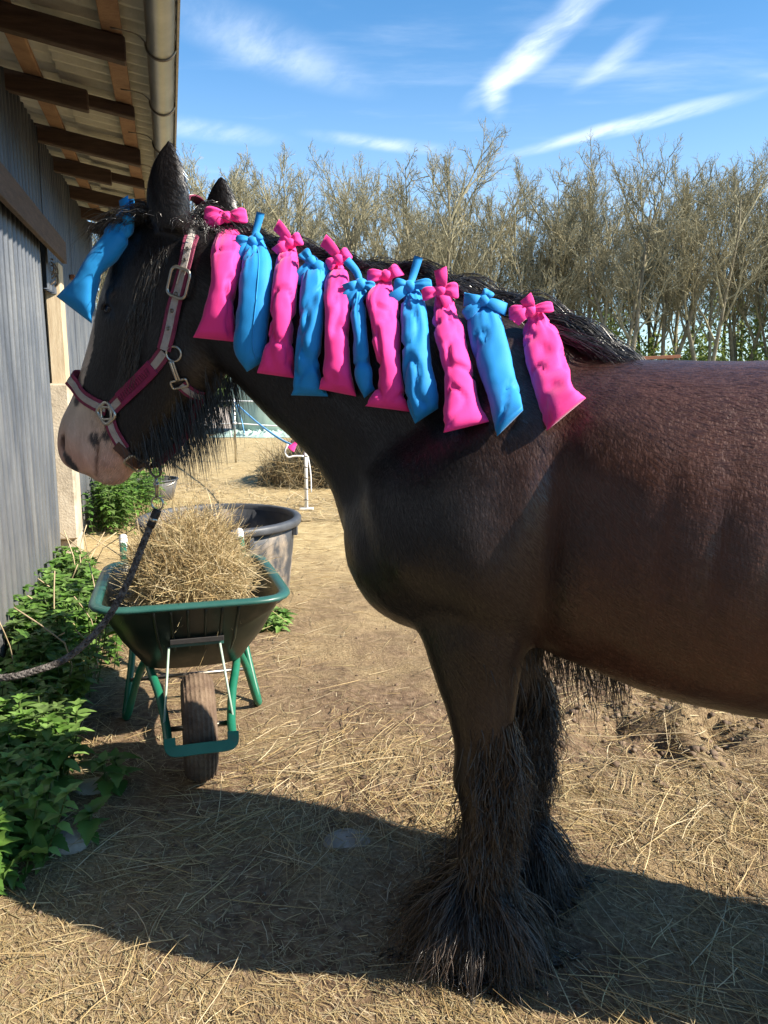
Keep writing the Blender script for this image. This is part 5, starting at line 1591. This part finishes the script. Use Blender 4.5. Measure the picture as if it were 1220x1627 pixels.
S1 = gr(551, 1330); stone('flat_stone', 'flat pale grey stone set in the soil in the horse shadow', S1, np.array([.088, .01, 0]), np.array([-.01, .068, 0]), .016, 3)
S2_ = gr(118, 1335); stone('grey_stone', 'rough grey stone at the edge of the foreground nettles', S2_, np.array([.07, 0, 0]), np.array([0, .08, 0]), .06, 5)
S3_ = gr(150, 1250); stone('brown_stone', 'earthy brown stone between the nettles and the straw', S3_, np.array([.08, 0, 0]), np.array([0, .06, 0]), .04, 8, 'concrete')

# ------------------------------------------------------------------ straw litter over the yard
def litter(name, label, n, yr, xr, Lr, wid, sides, seed, lift, near_pow=1.6, dens=None, dark=1.0, nseg=3):
    rg = np.random.default_rng(seed)
    y0, y1 = yr
    uq = rg.random(int(n * 2.2)); e = 1 - near_pow
    y = (y0 ** e + uq * (y1 ** e - y0 ** e)) ** (1 / e)
    x = rg.uniform(-1, 1, len(y)) * (.62 * y + .35) + 0.0
    P = np.stack([x, y, 0 * x], -1)
    d = fbm(P * np.array([1.3, 1.1, 1]) + seed, 4)
    pr = np.clip((d - .34) * 3.2, .10, 1)
    if dens is not None: pr = pr * dens(x, y)
    k = rg.random(len(y)) < pr; P = P[k][:n]; n = len(P)
    # keep straw out of the barn
    sn = P @ BN; P = P[sn > WALL_N + .02]; n = len(P)
    P[:, 2] = ground_z(P[:, 0], P[:, 1]) + lift * rg.random(n)
    an = rg.random(n) * TAU
    sw = fbm(P * .9 + 31, 2) * TAU * 1.2
    an = np.where(rg.random(n) < .55, sw + rg.normal(size=n) * .6, an)
    D = np.stack([np.cos(an), np.sin(an), rg.normal(size=n) * .10 + .02], -1)
    L = rg.uniform(*Lr, n) * (.5 + rg.random(n) ** 2)
    B = np.stack([rg.normal(size=n) * .22, rg.normal(size=n) * .22, -np.abs(rg.normal(size=n)) * .05], -1)
    V, F, per = blades(P, D, L, wid * (.55 + .9 * rg.random(n)), nseg, B, None, sides, rg)
    gzv = ground_z(V[:, 0], V[:, 1]); V[:, 2] = np.maximum(V[:, 2], gzv + .0012)
    o_ = obj(name, V, F, M['straw'], None, sides == 3, np.repeat(straw_cols(n, rg, dark), per, 0))
    return tag(o_, label, 'straw', kind='stuff')


def dens_long(x, y):
    bare = np.exp(-(((x - .1) / .55) ** 2 + ((y - 2.1) / .22) ** 2)) * .35
    lush = np.exp(-(((x + .95) / .5) ** 2 + ((y - 2.75) / .5) ** 2))
    front = np.clip((y - 1.9) / .6, 0, 1)
    shade = np.exp(-(((x - .1) / .9) ** 2 + ((y - 2.05) / .35) ** 2))
    return np.clip(.22 + .42 * front + lush * .55 - bare - .22 * shade, .05, 1)


litter('straw_litter', 'long loose straw stalks scattered over the yard', 21000, (1.25, 9), None, (.06, .26), .0026, 3, 51, .022, 1.7, dens_long)
litter('chaff', 'short broken chaff and hay dust covering the yard', 46000, (1.25, 10), None, (.012, .06), .0021, 2, 52, .006, 1.7, None, .72, 2)
litter('far_straw', 'golden hay spread over the far part of the yard', 26000, (8, 21), None, (.12, .42), .007, 2, 53, .03, 1.1, None, 1.0, 3)
# clods on the poached ground behind the belly
rg = np.random.default_rng(55); mb = MB()
ico = nrm(np.array([[0, 0, 1], [.894, 0, .447], [.276, .851, .447], [-.724, .526, .447], [-.724, -.526, .447], [.276, -.851, .447], [.724, .526, -.447], [-.276, .851, -.447], [-.894, 0, -.447], [-.276, -.851, -.447], [.724, -.526, -.447], [0, 0, -1]]))
icf = np.array([[0, 1, 2], [0, 2, 3], [0, 3, 4], [0, 4, 5], [0, 5, 1], [1, 6, 2], [2, 7, 3], [3, 8, 4], [4, 9, 5], [5, 10, 1], [6, 7, 2], [7, 8, 3], [8, 9, 4], [9, 10, 5], [10, 6, 1], [11, 7, 6], [11, 8, 7], [11, 9, 8], [11, 10, 9], [11, 6, 10]])
for k in range(2600):
    if k < 900: x, y, r = rg.normal(1.5, .55), rg.normal(3.35, .4), .006 + .018 * rg.random() ** 3
    else: y = 1.3 + 5 * rg.random() ** 1.6; x = rg.uniform(-.6, .6) * y; r = .002 + .007 * rg.random() ** 3
    z = float(ground_z(np.array([x]), np.array([y]))[0])
    mb.add(np.array([x, y, z + r * .2]) + ico * r * (.6 + .8 * rg.random((12, 3))) * np.array([1, 1, .7]), icf)
M['clod'] = material('clod', [(.06, .04, .026), (.15, .10, .066), (.30, .23, .16)], .95, 7, 4)
tag(mb.build('soil_crumbs', M['clod'], None, True), 'crumbs and clods of dry earth lying on the yard', 'soil', kind='stuff')

# ------------------------------------------------------------------ nettles
def leaf_template(n=7, fold=.28, droop=.35):
    """toothed ovate nettle leaf, unit length along +x"""
    t = np.linspace(0, 1, n)
    w_ = .33 * np.sin(np.pi * np.clip(t, 0, 1) ** .72) ** .9 * (1 - .25 * t)
    V = []
    for i, (a, b) in enumerate(zip(t, w_)):
        tooth = 1.0 + (.16 if i % 2 else -.10)
        z = -droop * a * a
        V += [(a, 0, z - fold * .12), (a - .03, b * tooth, z + fold * b), (a - .03, -b * tooth, z + fold * b)]
    F = []
    for i in range(n - 1):
        p, q = 3 * i, 3 * i + 3
        F += [(p, q, q + 1, p + 1), (p, p + 2, q + 2, q)]
    return np.array(V, float), np.array(F)


LV, LF = leaf_template()
LVh, LFh = leaf_template(13)
GREENS = np.array([(.125, .24, .045), (.16, .29, .06), (.095, .195, .04), (.205, .33, .09), (.15, .23, .072)])


def leaf_at(p, az, tilt, size, L_):
    c, s = math.cos(tilt), math.sin(tilt); R1 = np.array([[c, 0, -s], [0, 1, 0], [s, 0, c]])
    ca, sa = math.cos(az), math.sin(az); R2 = np.array([[ca, -sa, 0], [sa, ca, 0], [0, 0, 1]])
    return p + (L_ * size) @ R1.T @ R2.T


def nettle_geometry(p, h, rg, LT=None, lean=None):
    lean = rg.normal(size=2) * .18 if lean is None else lean
    top = p + np.array([lean[0] * h, lean[1] * h, h]); lv = []
    stem = spline([p - ZD * .02, p * .5 + top * .5 + np.array([lean[0] * .1, 0, .02]) * h, top], 8)
    lev = max(4, int(h / .034)); az0 = rg.random() * 6
    for k in range(lev):
        f = .18 + .82 * (k + .5) / lev; q = stem[min(7, int(f * 7.999))]
        for s in (0, math.pi):
            size = (.036 + .036 * math.sin(math.pi * min(1, (1 - f) * 1.1 + .12))) * (.75 + .5 * rg.random())
            lv.append((q, az0 + k * 1.57 + s + rg.normal() * .25, .35 - .5 * (1 - f) + rg.normal() * .2, size))
    for k in range(4): lv.append((top, az0 + k * 1.57, .75, .028 + .015 * rg.random()))
    return stem, lv


def nettle_mass(name, label, plants, seed):
    rg = np.random.default_rng(seed); mb = MB()
    for (x, y, h) in plants:
        p = np.array([x, y, float(ground_z(np.array([x]), np.array([y]))[0])])
        stem, lv = nettle_geometry(p, h, rg)
        tube(mb, stem, .003, 4, col=(.10, .14, .04))
        g = GREENS[rg.integers(0, 5)]
        for (q, az, ti, sz) in lv:
            mb.add(leaf_at(q, az, ti, sz, LV), LF, g * (.75 + .5 * rg.random()))
    return tag(mb.build(name, M['leaf'], None, True), label, 'nettles', kind='stuff')


rg = np.random.default_rng(71)
pl = []
while len(pl) < 560:                                    # along the foot of the wall
    s = rg.uniform(2.2, 5.9); n_ = WALL_N + .10 + abs(rg.normal()) * .30
    p = bp_(s, n_, 0)
    lim = np.interp(s, [2.2, 2.8, 3.6, 4.3, 5.0, 5.9], [.40, .44, .42, .56, .36, .16])
    if n_ - WALL_N > lim: continue
    if 3.25 < s < 3.45 and n_ - WALL_N > .3: continue
    pl.append((p[0], p[1], rg.uniform(.20, .36) * np.interp(s, [2.2, 3, 3.4, 4, 5.9], [.75, .8, .8, 1.15, .9])))
nettle_mass('nettle_patch', 'bank of young nettles growing along the foot of the sliding door', pl, 72)
pl = []
for k in range(190):
    s = rg.uniform(7.7, 10.2); n_ = WALL_N + .12 + abs(rg.normal()) * .28
    if n_ - WALL_N > .72: continue
    p = bp_(s, n_, 0); pl.append((p[0], p[1], rg.uniform(.28, .50)))
nettle_mass('nettle_patch', 'sunlit clump of nettles against the wall beyond the door post', pl, 73)
pl = []
for k in range(26):
    q = gr(rg.uniform(405, 455), rg.uniform(985, 1005)); pl.append((q[0], q[1], rg.uniform(.03, .07)))
nettle_mass('grass_tuft', 'little green tuft sprouting at the foot of the black tub', pl, 74)
# dead stalks standing among the nettles
rg = np.random.default_rng(76); mb = MB()
for k in range(34):
    p = bp_(rg.uniform(3.4, 5.8), WALL_N + rg.uniform(.12, .5), 0); h = rg.uniform(.25, .55)
    tube(mb, spline([p, p + np.array([rg.normal() * .05, rg.normal() * .05, h * .6]), p + np.array([rg.normal() * .15, rg.normal() * .15, h])], 6), .0035, 4, col=np.array([.48, .38, .24]) * rg.uniform(.7, 1.1))
tag(mb.build('dead_stalks', M['straw'], None, True), 'dry bleached stalks standing among the nettles by the door', 'stalks', kind='stuff')

# foreground nettles as single plants with leaves of their own
LEAF_ME = []
for g in GREENS:
    me = mesh_np('leaf', LVh, LFh, True, None, np.broadcast_to(g * .9, (len(LVh), 3))); me.materials.append(M['leaf']); LEAF_ME.append(me)
rg = np.random.default_rng(78)
fore = [(x, y, h) for x, y, h in ((10, 1255, .18), (40, 1270, .20), (70, 1240, .17), (20, 1310, .17), (60, 1320, .19), (88, 1300, .16), (35, 1350, .14), (75, 1365, .13), (5, 1375, .13), (175, 1262, .10), (200, 1250, .09), (140, 1335, .06), (-20, 1330, .18), (55, 1205, .2), (20, 1180, .2), (95, 1215, .17))]
for i, (x, y, h) in enumerate(fore):
    p = gr(x, y); p[2] = float(ground_z(p[:1], p[1:2])[0])
    near_straw = x > 130
    o_ = thing('nettle_plant', 'small nettle seedling alone in the straw beside the wheelbarrow shadow' if near_straw else 'leafy young nettle in the foreground clump beside the lead rope', 'nettle', p, 'nettle seedlings in the straw' if near_straw else 'single nettles of the foreground clump')
    stem, lv = nettle_geometry(p, h * 1.25, rg)
    mb = MB(); tube(mb, stem, .0032, 6, col=(.10, .14, .04)); mb.build('stem', M['leaf'], o_, True)
    for (q, az, ti, sz) in lv:
        l = bpy.data.objects.new('leaf', LEAF_ME[rg.integers(0, 5)]); COL.objects.link(l); l.parent = o_
        l.location = tuple(q - p); l.rotation_euler = (0, -ti, az); s_ = sz * 1.3; l.scale = (s_, s_, s_)
# broad curled leaf at the very edge
DP = gr(5, 1405); DP[2] = 0
dk = thing('dock_plant', 'broad crinkled pale green dock leaves on the sunlit soil', 'plant', DP)
rg = np.random.default_rng(79)
for k in range(5):
    az = (.1, 1.5, 2.6, 3.9, 5.2)[k]; t = np.linspace(0, 1, 14); s_ = np.linspace(-1, 1, 9); V = []
    for a in t:
        wv = .05 * math.sin(math.pi * min(1, a ** .8)) ** .7 + .004
        for b in s_:
            V.append((.135 * a, b * wv, .02 + .085 * math.sin(a * 2.2) + .03 * b * b + .006 * math.sin(a * 26 + abs(b) * 5)))
    V = np.array(V); c, s = math.cos(az), math.sin(az); V = np.stack([V[:, 0] * c - V[:, 1] * s, V[:, 0] * s + V[:, 1] * c, V[:, 2]], -1) + DP
    obj('leaf', V, grid_faces(14, 9, False), M['leaf'], dk, True, np.broadcast_to(np.array([.16, .27, .07]) * (.85 + .3 * rg.random()), (len(V), 3)))
